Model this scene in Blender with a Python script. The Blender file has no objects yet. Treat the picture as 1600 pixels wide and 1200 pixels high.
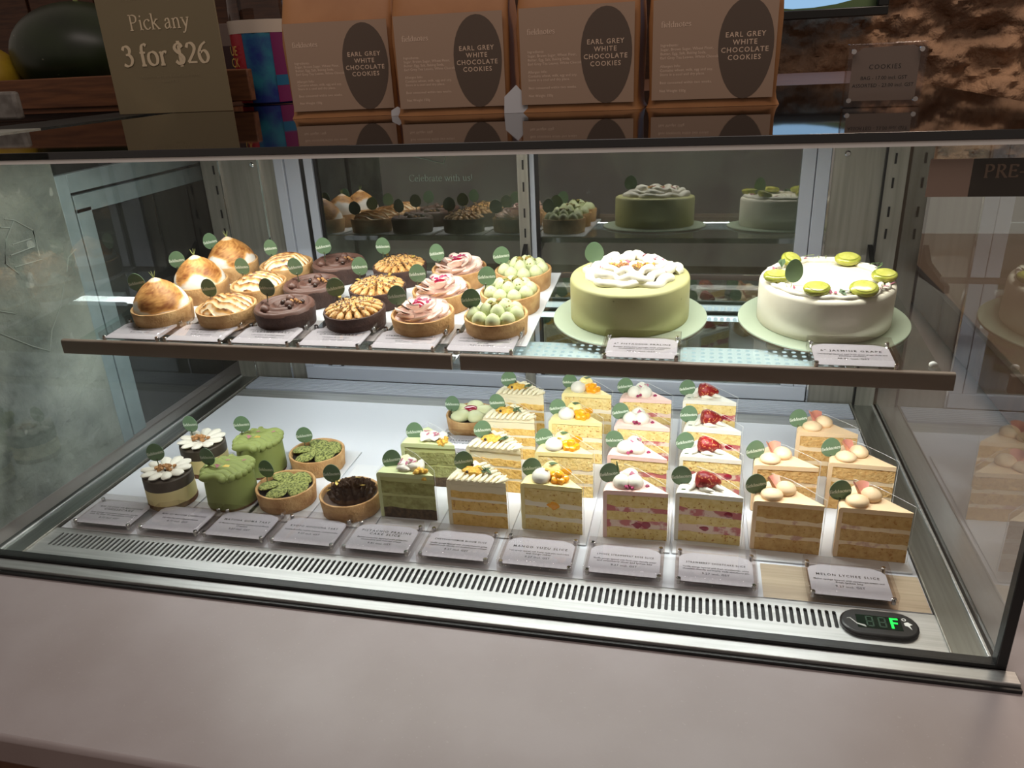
import bpy, math, random
from mathutils import Vector, Matrix, noise

# ------------------------------------------------------------------ camera, world, lights, exposure
S = 0.01                                   # everything below is written in centimetres
scene = bpy.context.scene
COL = scene.collection
W = 108.4                                  # inner width of the display case
YB = 53.4                                  # inner face of its rear wall
HT = 48.5                                  # underside of its top


def look_camera():
    yaw, pitch, roll, f = 0.2405, 0.3997, -0.0494, 1223.2
    cy, sy = math.cos(yaw), math.sin(yaw)
    fwd0, right0, up0 = Vector((-sy, cy, 0)), Vector((cy, sy, 0)), Vector((0, 0, 1))
    fwd = fwd0 * math.cos(pitch) - up0 * math.sin(pitch)
    up = up0 * math.cos(pitch) + fwd0 * math.sin(pitch)
    r = right0 * math.cos(roll) + up * math.sin(roll)
    u = up * math.cos(roll) - right0 * math.sin(roll)
    cam = bpy.data.cameras.new('camera')
    cam.sensor_width = 36.0
    cam.lens = f * 36.0 / 1600.0
    cam.clip_start = 0.02
    ob = bpy.data.objects.new('camera', cam)
    COL.objects.link(ob)
    m = Matrix((r, u, -fwd)).transposed().to_4x4()
    m.translation = Vector((82.13, -73.47, 56.07)) * S
    ob.matrix_world = m
    scene.camera = ob


look_camera()
world = bpy.data.worlds.new('world')
scene.world = world
world.use_nodes = True
world.node_tree.nodes['Background'].inputs[0].default_value = (1.0, 0.83, 0.72, 1)
world.node_tree.nodes['Background'].inputs[1].default_value = 0.22
scene.view_settings.view_transform = 'Standard'
scene.view_settings.look = 'None'
scene.view_settings.gamma = 1
scene.view_settings.use_curve_mapping = False
scene.view_settings.exposure = 0.0
scene.cycles.use_denoising = True
scene.cycles.max_bounces = 10
scene.cycles.transparent_max_bounces = 32
scene.cycles.caustics_reflective = False
scene.cycles.caustics_refractive = False
scene.cycles.sample_clamp_indirect = 4.0


def area(name, loc, sx, sy, power, color, rot=(0, 0, 0), spread=180):
    li = bpy.data.lights.new(name, 'AREA')
    li.shape = 'RECTANGLE'
    li.size, li.size_y = sx * S, sy * S
    li.energy = power
    li.color = color
    li.spread = math.radians(spread)
    ob = bpy.data.objects.new(name, li)
    COL.objects.link(ob)
    ob.location = Vector(loc) * S
    ob.rotation_euler = rot
    return ob


LED_TOP = area('case_led_upper', (W / 2, 21.5, 47.6), 104, 2.2, 4.5, (1.0, 0.985, 0.93))
LED_SHELF = area('case_led_lower', (W / 2, 12.6, 21.35), 106, 1.8, 2.75, (0.97, 0.99, 1.0), (math.radians(34), 0, 0))
LED_REAR = area('case_led_rear', (W / 2, YB - 1.6, 15.5), 88, 2.4, 1.05, (0.95, 0.99, 1.0), (math.radians(-52), 0, 0))
CEIL_A = area('ceiling_lamp_light', (60, -70, 190), 160, 60, 9.4, (1.0, 0.85, 0.79))
CEIL_B = area('ceiling_lamp_light_rear', (150, 100, 150), 40, 30, 9.0, (1.0, 0.80, 0.64))


# ------------------------------------------------------------------ materials
def s2l(c):
    return tuple((x / 255 / 12.92 if x <= 10 else ((x / 255 + 0.055) / 1.055) ** 2.4) for x in c)


MATS = {}


def mat(name, rgb, rough=0.5, metal=0.0, rgb2=None, nscale=60, ndetail=4, contrast=(0.35, 0.65), bump=0.0, bscale=None, bdist=0.002,
        sss=0.0, spec=0.5, coat=0.0, speck=None, stretch=None, attr=None, trans=0.0):
    if name in MATS:
        return MATS[name]
    m = bpy.data.materials.new(name)
    m.use_nodes = True
    nt = m.node_tree
    N, L = nt.nodes, nt.links
    b = N['Principled BSDF']
    b.inputs['Roughness'].default_value = rough
    b.inputs['Metallic'].default_value = metal
    b.inputs['Specular IOR Level'].default_value = spec
    b.inputs['Coat Weight'].default_value = coat
    if sss:
        b.inputs['Subsurface Weight'].default_value = sss
        b.inputs['Subsurface Radius'].default_value = (0.006, 0.004, 0.0025)
        b.inputs['Subsurface Scale'].default_value = 1.0
    c1 = s2l(rgb) + (1,)
    b.inputs['Base Color'].default_value = c1
    vec = None
    if rgb2 or bump or speck:
        tc = N.new('ShaderNodeTexCoord')
        oi = N.new('ShaderNodeObjectInfo')
        ad = N.new('ShaderNodeVectorMath')
        ad.operation = 'ADD'
        mp = N.new('ShaderNodeMapping')
        if stretch:
            mp.inputs['Scale'].default_value = stretch
        L.new(tc.outputs['Object'], ad.inputs[0])
        L.new(oi.outputs['Random'], ad.inputs[1])
        L.new(ad.outputs[0], mp.inputs['Vector'])
        vec = mp.outputs['Vector']
    last = None
    if rgb2:
        nz = N.new('ShaderNodeTexNoise')
        nz.inputs['Scale'].default_value = nscale
        nz.inputs['Detail'].default_value = ndetail
        L.new(vec, nz.inputs['Vector'])
        mr = N.new('ShaderNodeMapRange')
        mr.inputs[1].default_value, mr.inputs[2].default_value = contrast
        L.new(nz.outputs['Fac'], mr.inputs[0])
        mx = N.new('ShaderNodeMix')
        mx.data_type = 'RGBA'
        mx.inputs[6].default_value = c1
        mx.inputs[7].default_value = s2l(rgb2) + (1,)
        L.new(mr.outputs[0], mx.inputs[0])
        last = mx.outputs[2]
    if speck:
        srgb, sscale, sthr = speck
        vz = N.new('ShaderNodeTexNoise')
        vz.inputs['Scale'].default_value = sscale
        vz.inputs['Detail'].default_value = 1
        L.new(vec, vz.inputs['Vector'])
        mr = N.new('ShaderNodeMapRange')
        mr.inputs[1].default_value, mr.inputs[2].default_value = sthr, sthr + 0.04
        L.new(vz.outputs['Fac'], mr.inputs[0])
        mx = N.new('ShaderNodeMix')
        mx.data_type = 'RGBA'
        if last is not None:
            L.new(last, mx.inputs[6])
        else:
            mx.inputs[6].default_value = c1
        mx.inputs[7].default_value = s2l(srgb) + (1,)
        L.new(mr.outputs[0], mx.inputs[0])
        last = mx.outputs[2]
    if attr:                               # baked-on toasting carried by the mesh
        at = N.new('ShaderNodeAttribute')
        at.attribute_name = 'toast'
        cr_ = N.new('ShaderNodeValToRGB')
        cr_.color_ramp.elements[0].color = c1
        cr_.color_ramp.elements[1].color = s2l(attr) + (1,)
        e = cr_.color_ramp.elements.new(0.45)
        e.color = s2l((222, 164, 92)) + (1,)
        L.new(at.outputs['Fac'], cr_.inputs[0])
        last = cr_.outputs[0]
    if last is not None:
        L.new(last, b.inputs['Base Color'])
    if bump:
        nb = N.new('ShaderNodeTexNoise')
        nb.inputs['Scale'].default_value = bscale or nscale
        nb.inputs['Detail'].default_value = 5
        L.new(vec, nb.inputs['Vector'])
        bp = N.new('ShaderNodeBump')
        bp.inputs['Strength'].default_value = bump
        bp.inputs['Distance'].default_value = bdist
        L.new(nb.outputs['Fac'], bp.inputs['Height'])
        L.new(bp.outputs['Normal'], b.inputs['Normal'])
    MATS[name] = m
    return m


def glass(name, tint=(1, 1, 1), ior=1.45, rough=0.0, haze=0.0, haze_rgb=(200, 205, 200), hscale=8, gain=1.0):
    """thin clear sheet: straight-through light plus Fresnel reflection, optionally misted over"""
    if name in MATS:
        return MATS[name]
    m = bpy.data.materials.new(name)
    m.use_nodes = True
    nt = m.node_tree
    N, L = nt.nodes, nt.links
    N.remove(N['Principled BSDF'])
    out = N['Material Output']
    tr = N.new('ShaderNodeBsdfTransparent')
    tr.inputs[0].default_value = tint + (1,)
    gl = N.new('ShaderNodeBsdfGlossy')
    gl.inputs['Roughness'].default_value = rough
    fr = N.new('ShaderNodeFresnel')
    fr.inputs['IOR'].default_value = ior
    ml = N.new('ShaderNodeMath')
    ml.operation = 'MULTIPLY'
    ml.use_clamp = True
    ml.inputs[1].default_value = gain
    geo = N.new('ShaderNodeNewGeometry')     # no Fresnel on the way out of the sheet, or grazing rays would get trapped
    fb = N.new('ShaderNodeMath')
    fb.operation = 'SUBTRACT'
    fb.inputs[0].default_value = 1.0
    L.new(geo.outputs['Backfacing'], fb.inputs[1])
    m2 = N.new('ShaderNodeMath')
    m2.operation = 'MULTIPLY'
    mix = N.new('ShaderNodeMixShader')
    L.new(fr.outputs[0], ml.inputs[0])
    L.new(ml.outputs[0], m2.inputs[0])
    L.new(fb.outputs[0], m2.inputs[1])
    L.new(m2.outputs[0], mix.inputs[0])
    L.new(tr.outputs[0], mix.inputs[1])
    L.new(gl.outputs[0], mix.inputs[2])
    last = mix.outputs[0]
    if haze:
        tc = N.new('ShaderNodeTexCoord')
        mp = N.new('ShaderNodeMapping')
        mp.inputs['Scale'].default_value = (1, 1, 0.6)
        nz = N.new('ShaderNodeTexNoise')
        nz.inputs['Scale'].default_value = hscale
        nz.inputs['Detail'].default_value = 6
        mr = N.new('ShaderNodeMapRange')
        mr.inputs[1].default_value, mr.inputs[2].default_value = 0.42, 0.72
        mr.inputs[4].default_value = haze
        df = N.new('ShaderNodeBsdfDiffuse')
        df.inputs[0].default_value = s2l(haze_rgb) + (1,)
        mh = N.new('ShaderNodeMixShader')
        L.new(tc.outputs['Object'], mp.inputs[0])
        L.new(mp.outputs[0], nz.inputs['Vector'])
        L.new(nz.outputs['Fac'], mr.inputs[0])
        L.new(mr.outputs[0], mh.inputs[0])
        L.new(last, mh.inputs[1])
        L.new(df.outputs[0], mh.inputs[2])
        last = mh.outputs[0]
    L.new(last, out.inputs['Surface'])
    MATS[name] = m
    return m


def emit(name, rgb, k):
    if name in MATS:
        return MATS[name]
    m = bpy.data.materials.new(name)
    m.use_nodes = True
    nt = m.node_tree
    nt.nodes.remove(nt.nodes['Principled BSDF'])
    e = nt.nodes.new('ShaderNodeEmission')
    e.inputs[0].default_value = s2l(rgb) + (1,)
    e.inputs[1].default_value = k
    nt.links.new(e.outputs[0], nt.nodes['Material Output'].inputs[0])
    MATS[name] = m
    return m


STEEL = mat('brushed_steel', (196, 197, 196), 0.42, 0.85, (178, 179, 178), 30, 3, stretch=(0.3, 8, 8), bump=0.03, bscale=90)
STEEL_DK = mat('dark_brushed_steel', (150, 147, 138), 0.45, 0.7, (134, 131, 122), 20, 3, stretch=(6, 6, 0.3))
ALU = mat('grey_painted_aluminium', (158, 162, 172), 0.45)
ALU_BLUE = mat('pale_blue_frame_paint', (138, 150, 154), 0.5, rgb2=(126, 138, 142), nscale=30)
CHROME = mat('chrome', (225, 225, 225), 0.08, 1.0)
BLACK = mat('black_seal', (14, 15, 15), 0.35)
BLACKGLASS = mat('black_glass_top', (12, 11, 10), 0.03, spec=0.9)
GLASS = glass('clear_glass', (0.97, 0.985, 0.975), 1.42)
GLASS_SIDE = glass('side_glass', (0.95, 0.97, 0.96), 1.5, gain=1.5)
GLASS_DOOR = glass('rear_door_glass', (0.62, 0.68, 0.62), 1.5, rough=0.012, haze=0.32, haze_rgb=(120, 128, 112), hscale=7, gain=7.0)
GLASS_SHELF = glass('shelf_glass', (0.93, 0.965, 0.95), 1.45)
ACRYL = glass('clear_acrylic', (0.93, 0.905, 0.895), 1.45, rough=0.03, gain=1.5)
FILM = glass('clear_film', (0.95, 0.95, 0.95), 1.4, rough=0.08, gain=2.2, haze=0.16, haze_rgb=(235, 235, 235), hscale=30)
DECK = mat('white_deck', (212, 214, 220), 0.35, spec=0.3)
CARDW = mat('white_board', (218, 219, 222), 0.5)
PAPER = mat('sign_card', (204, 206, 216), 0.6)
INK = mat('dark_ink', (22, 20, 24), 0.6)
TAUPE = mat('taupe_lip', (128, 112, 100), 0.45)
COUNTER = mat('stone_counter', (156, 146, 146), 0.36, rgb2=(148, 137, 136), nscale=9, speck=((158, 147, 146), 260, 0.70), bump=0.03, bscale=300)
CONCRETE = mat('rough_concrete', (156, 158, 150), 0.85, rgb2=(96, 100, 96), nscale=8, ndetail=12, bump=0.9, bscale=45, bdist=0.006, contrast=(0.34, 0.66), speck=((150, 152, 146), 40, 0.74))
DARKPANEL = mat('dark_panel', (46, 48, 46), 0.5, rgb2=(34, 35, 34), nscale=7)
WOOD_DK = mat('dark_wood', (92, 58, 36), 0.55, rgb2=(70, 42, 26), nscale=14, stretch=(1, 6, 10), bump=0.15)
WOOD_CRATE = mat('crate_wood', (122, 76, 44), 0.6, rgb2=(92, 54, 30), nscale=10, stretch=(1, 8, 12), bump=0.2)
CABWOOD = mat('cabinet_wood', (112, 84, 68), 0.5, rgb2=(100, 74, 60), nscale=8, stretch=(8, 8, 1))
BEIGE = mat('beige_laminate', (206, 186, 166), 0.5)
STONE = mat('rough_stone', (156, 124, 98), 0.9, rgb2=(116, 92, 74), nscale=7, ndetail=10, bump=1.0, bscale=28, bdist=0.02)
KITCHEN = mat('kitchen_wall', (112, 88, 64), 0.7, rgb2=(70, 58, 46), nscale=4)
FLOORW = mat('floor_boards', (132, 84, 56), 0.5, rgb2=(110, 68, 44), nscale=8, stretch=(1, 10, 1))
KRAFT = mat('kraft_paper', (176, 124, 78), 0.5, rgb2=(164, 112, 68), nscale=18, bump=0.25, bscale=24, spec=0.4)
LABEL = mat('bag_label', (176, 148, 126), 0.4)
EGG = mat('bag_egg', (98, 82, 70), 0.4)
LABELTXT = mat('bag_text', (226, 196, 170), 0.5)
LABELTXT2 = mat('bag_small_text', (232, 204, 180), 0.5)
PRICE = mat('price_board', (134, 121, 92), 0.6)
PRICETXT = mat('price_text', (232, 212, 178), 0.6)
FLAG = mat('flag_green', (96, 122, 92), 0.5)
FLAGTXT = mat('flag_text', (214, 222, 206), 0.6)
STICK = mat('pick', (80, 92, 66), 0.5)
CRUST = mat('tart_crust', (204, 164, 112), 0.7, rgb2=(172, 126, 76), nscale=55, ndetail=8, bump=0.6, bscale=260)
CRUST_CH = mat('chocolate_crust', (72, 48, 40), 0.7, rgb2=(58, 38, 32), nscale=140, bump=0.35, bscale=350)
MERINGUE = mat('meringue', (240, 236, 228), 0.55, attr=(132, 70, 20), bump=0.12, bscale=260)
LEMON = mat('lemon_curd', (240, 190, 70), 0.3)
MERINGUE2 = mat('toasted_ruffle', (240, 222, 190), 0.5, attr=(92, 48, 20))
CHOC = mat('chocolate_cream', (96, 66, 56), 0.5, sss=0.05, bump=0.1, bscale=200)
CHOC_DK = mat('chocolate_piece', (52, 32, 24), 0.35)
HAZEL = mat('hazelnut_cream', (206, 158, 96), 0.45, sss=0.1, speck=((92, 58, 34), 600, 0.62))
PINK = mat('rose_cream', (248, 222, 210), 0.5, sss=0.05, speck=((170, 60, 80), 300, 0.72))
ROSE = mat('rose_petal', (150, 44, 84), 0.45)
PISTA = mat('pistachio_cream', (196, 202, 156), 0.5, sss=0.04, speck=((120, 130, 70), 500, 0.70))
NUT = mat('pistachio_nut', (150, 116, 58), 0.6, rgb2=(120, 130, 60), nscale=300)
MATCHA = mat('matcha_powder', (158, 162, 92), 0.95, rgb2=(72, 80, 36), nscale=340, contrast=(0.42, 0.62), bump=0.5, bscale=500)
MATCHA_G = mat('matcha_mousse', (134, 144, 78), 0.62, bump=0.15, bscale=160)
GOMA = mat('black_filling', (40, 36, 32), 0.5)
HOJI = mat('dark_tea_cream', (92, 72, 58), 0.5, bump=0.1, bscale=200)
GOLD = mat('gold_leaf', (240, 206, 110), 0.3, 0.6)
CREAM = mat('whipped_cream', (222, 216, 200), 0.5, bump=0.25, bscale=90)
CREAM_Y = mat('yellow_cream', (244, 226, 150), 0.5, sss=0.15)
CHEESE = mat('cheesecake', (236, 220, 158), 0.55, sss=0.1)
TEA_DK = mat('dark_tea_layer', (74, 64, 52), 0.55)
BISCUIT = mat('biscuit_base', (136, 88, 54), 0.85, rgb2=(96, 60, 36), nscale=260, bump=0.6, bscale=300)
PRALINE = mat('praline_crumb', (180, 134, 82), 0.7, rgb2=(140, 92, 50), nscale=200)
PETAL_P = mat('pink_petal', (176, 104, 122), 0.6)
GREENCAKE = mat('pistachio_buttercream', (178, 174, 122), 0.55, rgb2=(168, 164, 110), nscale=10, speck=((140, 140, 90), 260, 0.74))
WHITECAKE = mat('white_buttercream', (230, 222, 202), 0.5, bump=0.1, bscale=150)
BOARD = mat('sage_cake_board', (178, 190, 166), 0.45)
BOARD_EDGE = mat('board_edge', (110, 92, 70), 0.7)
GRAPE = mat('green_grape', (136, 142, 52), 0.18, sss=0.25, rgb2=(188, 186, 84), nscale=80, coat=0.3)
LEAF = mat('herb_leaf', (74, 96, 60), 0.6)
STEM = mat('herb_stem', (150, 160, 96), 0.6)
SP_YEL = mat('yellow_sponge', (238, 200, 122), 0.9, rgb2=(222, 178, 92), nscale=150, ndetail=8, bump=1.0, bscale=260, speck=((188, 134, 70), 300, 0.66))
SP_PALE = mat('pale_sponge', (240, 216, 150), 0.9, rgb2=(228, 198, 122), nscale=150, ndetail=8, bump=1.0, bscale=260, speck=((188, 134, 70), 300, 0.66))
SP_ORA = mat('orange_sponge', (222, 182, 118), 0.9, rgb2=(204, 158, 94), nscale=150, ndetail=8, bump=1.0, bscale=260, speck=((188, 134, 70), 300, 0.66))
SP_GRN = mat('green_sponge', (172, 172, 112), 0.9, rgb2=(138, 136, 78), nscale=120, ndetail=8, bump=1.0, bscale=260)
SP_DK = mat('dark_biscuit_sponge', (98, 78, 54), 0.9, rgb2=(70, 54, 40), nscale=200, bump=0.8, bscale=420)
FR_GRN = mat('pale_green_frosting', (206, 212, 160), 0.5, sss=0.1)
FR_CHR = mat('ivory_frosting', (232, 220, 186), 0.5, sss=0.04)
FR_YEL = mat('yellow_frosting', (240, 224, 160), 0.5, sss=0.04)
FR_PNK = mat('pink_frosting', (240, 204, 192), 0.5, sss=0.04)
FR_WHT = mat('white_frosting', (236, 231, 216), 0.5, sss=0.04)
FR_PCH = mat('peach_frosting', (238, 206, 164), 0.5, sss=0.04, bump=0.1, bscale=200)
FILL_C = mat('cream_filling', (244, 232, 206), 0.5, sss=0.1)
FILL_G = mat('green_cream_filling', (190, 192, 130), 0.6)
FILL_J = mat('berry_filling', (196, 110, 108), 0.45, rgb2=(236, 208, 190), nscale=70, contrast=(0.48, 0.56))
FILL_P = mat('lychee_filling', (244, 220, 182), 0.5, rgb2=(206, 160, 140), nscale=60, contrast=(0.55, 0.65))
MANGO = mat('mango_cube', (246, 166, 30), 0.12, sss=0.2, coat=0.5)
BERRY = mat('strawberry', (122, 12, 18), 0.4, rgb2=(150, 28, 26), nscale=60, speck=((206, 140, 84), 420, 0.61), bump=0.5, bscale=260)
JAM = mat('red_jam', (150, 26, 52), 0.15, coat=0.5)
LYPET = mat('peach_petal', (214, 150, 112), 0.4, rgb2=(196, 120, 110), nscale=60)
CHRYS = mat('chrysanthemum_petals', (232, 190, 84), 0.8, rgb2=(196, 142, 50), nscale=240, bump=0.9, bscale=300)
MELONSKIN = mat('watermelon_skin', (40, 52, 28), 0.35, rgb2=(28, 36, 20), nscale=10, speck=((120, 120, 100), 70, 0.78))
YELLOWSKIN = mat('yellow_melon_skin', (200, 170, 50), 0.4, rgb2=(176, 140, 40), nscale=20)
RED = mat('red_wrap', (170, 32, 48), 0.4)
BLUE = mat('blue_wrap', (36, 54, 130), 0.4, rgb2=(50, 130, 150), nscale=24)
PURPLE = mat('purple_wrap', (120, 30, 90), 0.4)
TEALW = mat('teal_wrap', (40, 110, 150), 0.4)
WRAPTXT = mat('wrap_text', (226, 190, 96), 0.5)
WRAPTXT_W = mat('wrap_white_text', (214, 190, 190), 0.5)
LIDW = mat('white_lid', (206, 192, 176), 0.4)
STICKER_L = mat('sticker_pale', (150, 124, 112), 0.6)
STICKER_D = mat('sticker_brown', (50, 40, 32), 0.5)
STICKER_T = mat('sticker_text', (98, 82, 68), 0.6)
ETCH = mat('door_lettering', (100, 112, 100), 0.6)
DISPLAY = mat('display_window', (8, 30, 20), 0.15)
SEGOFF = mat('unlit_segment', (22, 62, 40), 0.4)
SEGON = emit('lit_segment', (40, 230, 80), 2.2)
SKY = emit('sky_in_window', (150, 190, 226), 1.0)
LEDEMIT = emit('led_diffuser', (225, 242, 250), 1.0)
GRANITE = mat('frosted_acrylic', (140, 136, 130), 0.5, rgb2=(112, 106, 100), nscale=60)
WHITEPAINT = mat('white_plastic', (230, 230, 226), 0.4)


# ------------------------------------------------------------------ mesh helpers
class MB:
    def __init__(s):
        s.v, s.f, s.m, s.t = [], [], [], None

    def add(s, vs, fs, mi=0):
        o = len(s.v)
        s.v += [tuple(p) for p in vs]
        s.f += [tuple(i + o for i in f) for f in fs]
        s.m += [mi] * len(fs)
        return s

    def box(s, x0, x1, y0, y1, z0, z1, mi=0):
        vs = [(x, y, z) for z in (z0, z1) for y in (y0, y1) for x in (x0, x1)]
        return s.add(vs, [(0, 2, 3, 1), (4, 5, 7, 6), (0, 1, 5, 4), (2, 6, 7, 3), (0, 4, 6, 2), (1, 3, 7, 5)], mi)

    def lathe(s, prof, n=32, c=(0, 0, 0), mi=0, sx=1, sy=1):
        vs, fs, rows = [], [], []
        for r, z in prof:
            if r <= 1e-6:
                rows.append([len(vs)])
                vs.append((c[0], c[1], c[2] + z))
            else:
                rows.append(list(range(len(vs), len(vs) + n)))
                for i in range(n):
                    a = 2 * math.pi * i / n
                    vs.append((c[0] + sx * r * math.cos(a), c[1] + sy * r * math.sin(a), c[2] + z))
        for a, b in zip(rows, rows[1:]):
            for i in range(n):
                j = (i + 1) % n
                if len(a) == 1 and len(b) == 1:
                    continue
                if len(a) == 1:
                    fs.append((a[0], b[j], b[i]))
                elif len(b) == 1:
                    fs.append((a[i], a[j], b[0]))
                else:
                    fs.append((a[i], a[j], b[j], b[i]))
        return s.add(vs, fs, mi)

    def surf(s, fn, nu, nv, cu=False, mi=0):
        """grid of fn(u, v); closed in u when cu"""
        vs = []
        mu = nu if cu else nu + 1
        for j in range(nv + 1):
            for i in range(mu):
                vs.append(fn(i / nu, j / nv))
        fs = []
        for j in range(nv):
            for i in range(nu):
                i2 = (i + 1) % mu
                fs.append((j * mu + i, j * mu + i2, (j + 1) * mu + i2, (j + 1) * mu + i))
        return s.add(vs, fs, mi)

    def ball(s, c, r, nu=12, nv=8, fn=None, mi=0):
        r = (r, r, r) if isinstance(r, (int, float)) else r
        vs = [(0, 0, -1)]
        for j in range(1, nv):
            b = -math.pi / 2 + math.pi * j / nv
            for i in range(nu):
                a = 2 * math.pi * i / nu
                vs.append((math.cos(a) * math.cos(b), math.sin(a) * math.cos(b), math.sin(b)))
        vs.append((0, 0, 1))
        fs = []
        for i in range(nu):
            k = (i + 1) % nu
            fs.append((0, 1 + k, 1 + i))
            fs.append((len(vs) - 1, len(vs) - 1 - nu + i, len(vs) - 1 - nu + k))
        for j in range(nv - 2):
            for i in range(nu):
                k = (i + 1) % nu
                fs.append((1 + j * nu + i, 1 + j * nu + k, 1 + (j + 1) * nu + k, 1 + (j + 1) * nu + i))
        out = []
        for p in vs:
            if fn:
                p = fn(*p)
            out.append((c[0] + p[0] * r[0], c[1] + p[1] * r[1], c[2] + p[2] * r[2]))
        return s.add(out, fs, mi)

    def tube(s, pts, r, n=6, mi=0):
        pts = [Vector(p) for p in pts]
        rr = r if isinstance(r, (list, tuple)) else [r] * len(pts)
        vs, fs = [], []
        for k, p in enumerate(pts):
            d = (pts[min(k + 1, len(pts) - 1)] - pts[max(k - 1, 0)]).normalized()
            a = d.cross(Vector((0, 0, 1)))
            if a.length < 1e-3:
                a = d.cross(Vector((1, 0, 0)))
            a.normalize()
            b = d.cross(a)
            for i in range(n):
                t = 2 * math.pi * i / n
                vs.append(p + a * math.cos(t) * rr[k] + b * math.sin(t) * rr[k])
        for k in range(len(pts) - 1):
            for i in range(n):
                j = (i + 1) % n
                fs.append((k * n + i, k * n + j, (k + 1) * n + j, (k + 1) * n + i))
        fs.append(tuple(range(n))[::-1])
        fs.append(tuple(range((len(pts) - 1) * n, len(pts) * n)))
        return s.add(vs, fs, mi)

    def prism(s, poly, z0, z1, mi=0):
        n = len(poly)
        vs = [(x, y, z0) for x, y in poly] + [(x, y, z1) for x, y in poly]
        fs = [tuple(range(n))[::-1], tuple(range(n, 2 * n))]
        fs += [(i, (i + 1) % n, n + (i + 1) % n, n + i) for i in range(n)]
        return s.add(vs, fs, mi)

    def xform(s, fn):
        s.v = [tuple(fn(*p)) for p in s.v]
        return s


def mesh(name, mb, m, sharp=38, smooth=True):
    me = bpy.data.meshes.new(name)
    me.from_pydata([(x * S, y * S, z * S) for x, y, z in mb.v], [], mb.f)
    ms = m if isinstance(m, (list, tuple)) else [m]
    for q in ms:
        me.materials.append(q)
    if len(ms) > 1:
        me.polygons.foreach_set('material_index', mb.m)
    if mb.t:
        at = me.attributes.new('toast', 'FLOAT', 'POINT')
        at.data.foreach_set('value', mb.t)
    if smooth:
        me.polygons.foreach_set('use_smooth', [True] * len(me.polygons))
        me.set_sharp_from_angle(angle=math.radians(sharp))
    me.update()
    return me


def place(name, me, parent=None, loc=(0, 0, 0), rot=(0, 0, 0), scale=(1, 1, 1), bevel=0, label=None):
    ob = bpy.data.objects.new(name, me)
    COL.objects.link(ob)
    ob.parent = parent
    ob.location = Vector(loc) * S
    ob.rotation_euler = rot
    ob.scale = scale
    if bevel:
        md = ob.modifiers.new('bevel', 'BEVEL')
        md.width = bevel * S
        md.segments = 2
        md.limit_method = 'ANGLE'
    if label:
        ob['label'] = label
    return ob


def tag(o, label, cat, group=None, kind=None):
    if label:
        o['label'] = label
    if cat:
        o['category'] = cat
    if group:
        o['group'] = group
    if kind:
        o['kind'] = kind
    return o


def thing(name, label, cat, loc, rotz=0.0, group=None, rot=None):
    o = bpy.data.objects.new(name, None)
    COL.objects.link(o)
    o.empty_display_size = 0.02
    o.location = Vector(loc) * S
    o.rotation_euler = rot if rot else (0, 0, rotz)
    return tag(o, label, cat, group)


def part(name, mb, m, parent, loc=(0, 0, 0), rot=(0, 0, 0), bevel=0, label=None, sharp=38, smooth=True):
    return place(name, mesh(name, mb, m, sharp, smooth), parent, loc, rot, bevel=bevel, label=label)


def boxpart(name, b, m, parent, bevel=0, label=None):
    """a box as its own part, origin at its centre; parent sits at the world origin of the case"""
    x0, x1, y0, y1, z0, z1 = b
    cx, cy, cz = (x0 + x1) / 2, (y0 + y1) / 2, (z0 + z1) / 2
    mb = MB().box(x0 - cx, x1 - cx, y0 - cy, y1 - cy, z0 - cz, z1 - cz)
    return part(name, mb, m, parent, (cx, cy, cz), bevel=bevel, label=label)


def struct(name, mb, m, loc=(0, 0, 0), label=None, cat=None, bevel=0, sharp=38):
    o = part(name, mb, m, None, loc, bevel=bevel, sharp=sharp)
    o['kind'] = 'structure'
    if label:
        o['label'] = label
    if cat:
        o['category'] = cat
    return o


# ------------------------------------------------------------------ lettering
def sans(txt, size, sp=1.0, align='CENTER', x=0, y=0, mb=None, bold=0.0, fit=None):
    mb = mb or MB()
    cu = bpy.data.curves.new('lettering', 'FONT')
    cu.body = txt
    cu.size = size
    cu.space_character = sp
    cu.align_x = align
    cu.resolution_u = 2
    cu.offset = size * bold
    ob = bpy.data.objects.new('lettering', cu)
    me = bpy.data.meshes.new_from_object(ob)
    k = 1.0
    if fit and me.vertices:
        wd = max(v.co.x for v in me.vertices) - min(v.co.x for v in me.vertices)
        k = min(1.0, fit / wd)
    mb.add([(v.co.x * k + x, v.co.y * (k + 1) / 2 + y, 0) for v in me.vertices], [tuple(p.vertices) for p in me.polygons])
    bpy.data.objects.remove(ob)
    bpy.data.curves.remove(cu)
    bpy.data.meshes.remove(me)
    return mb


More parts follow.
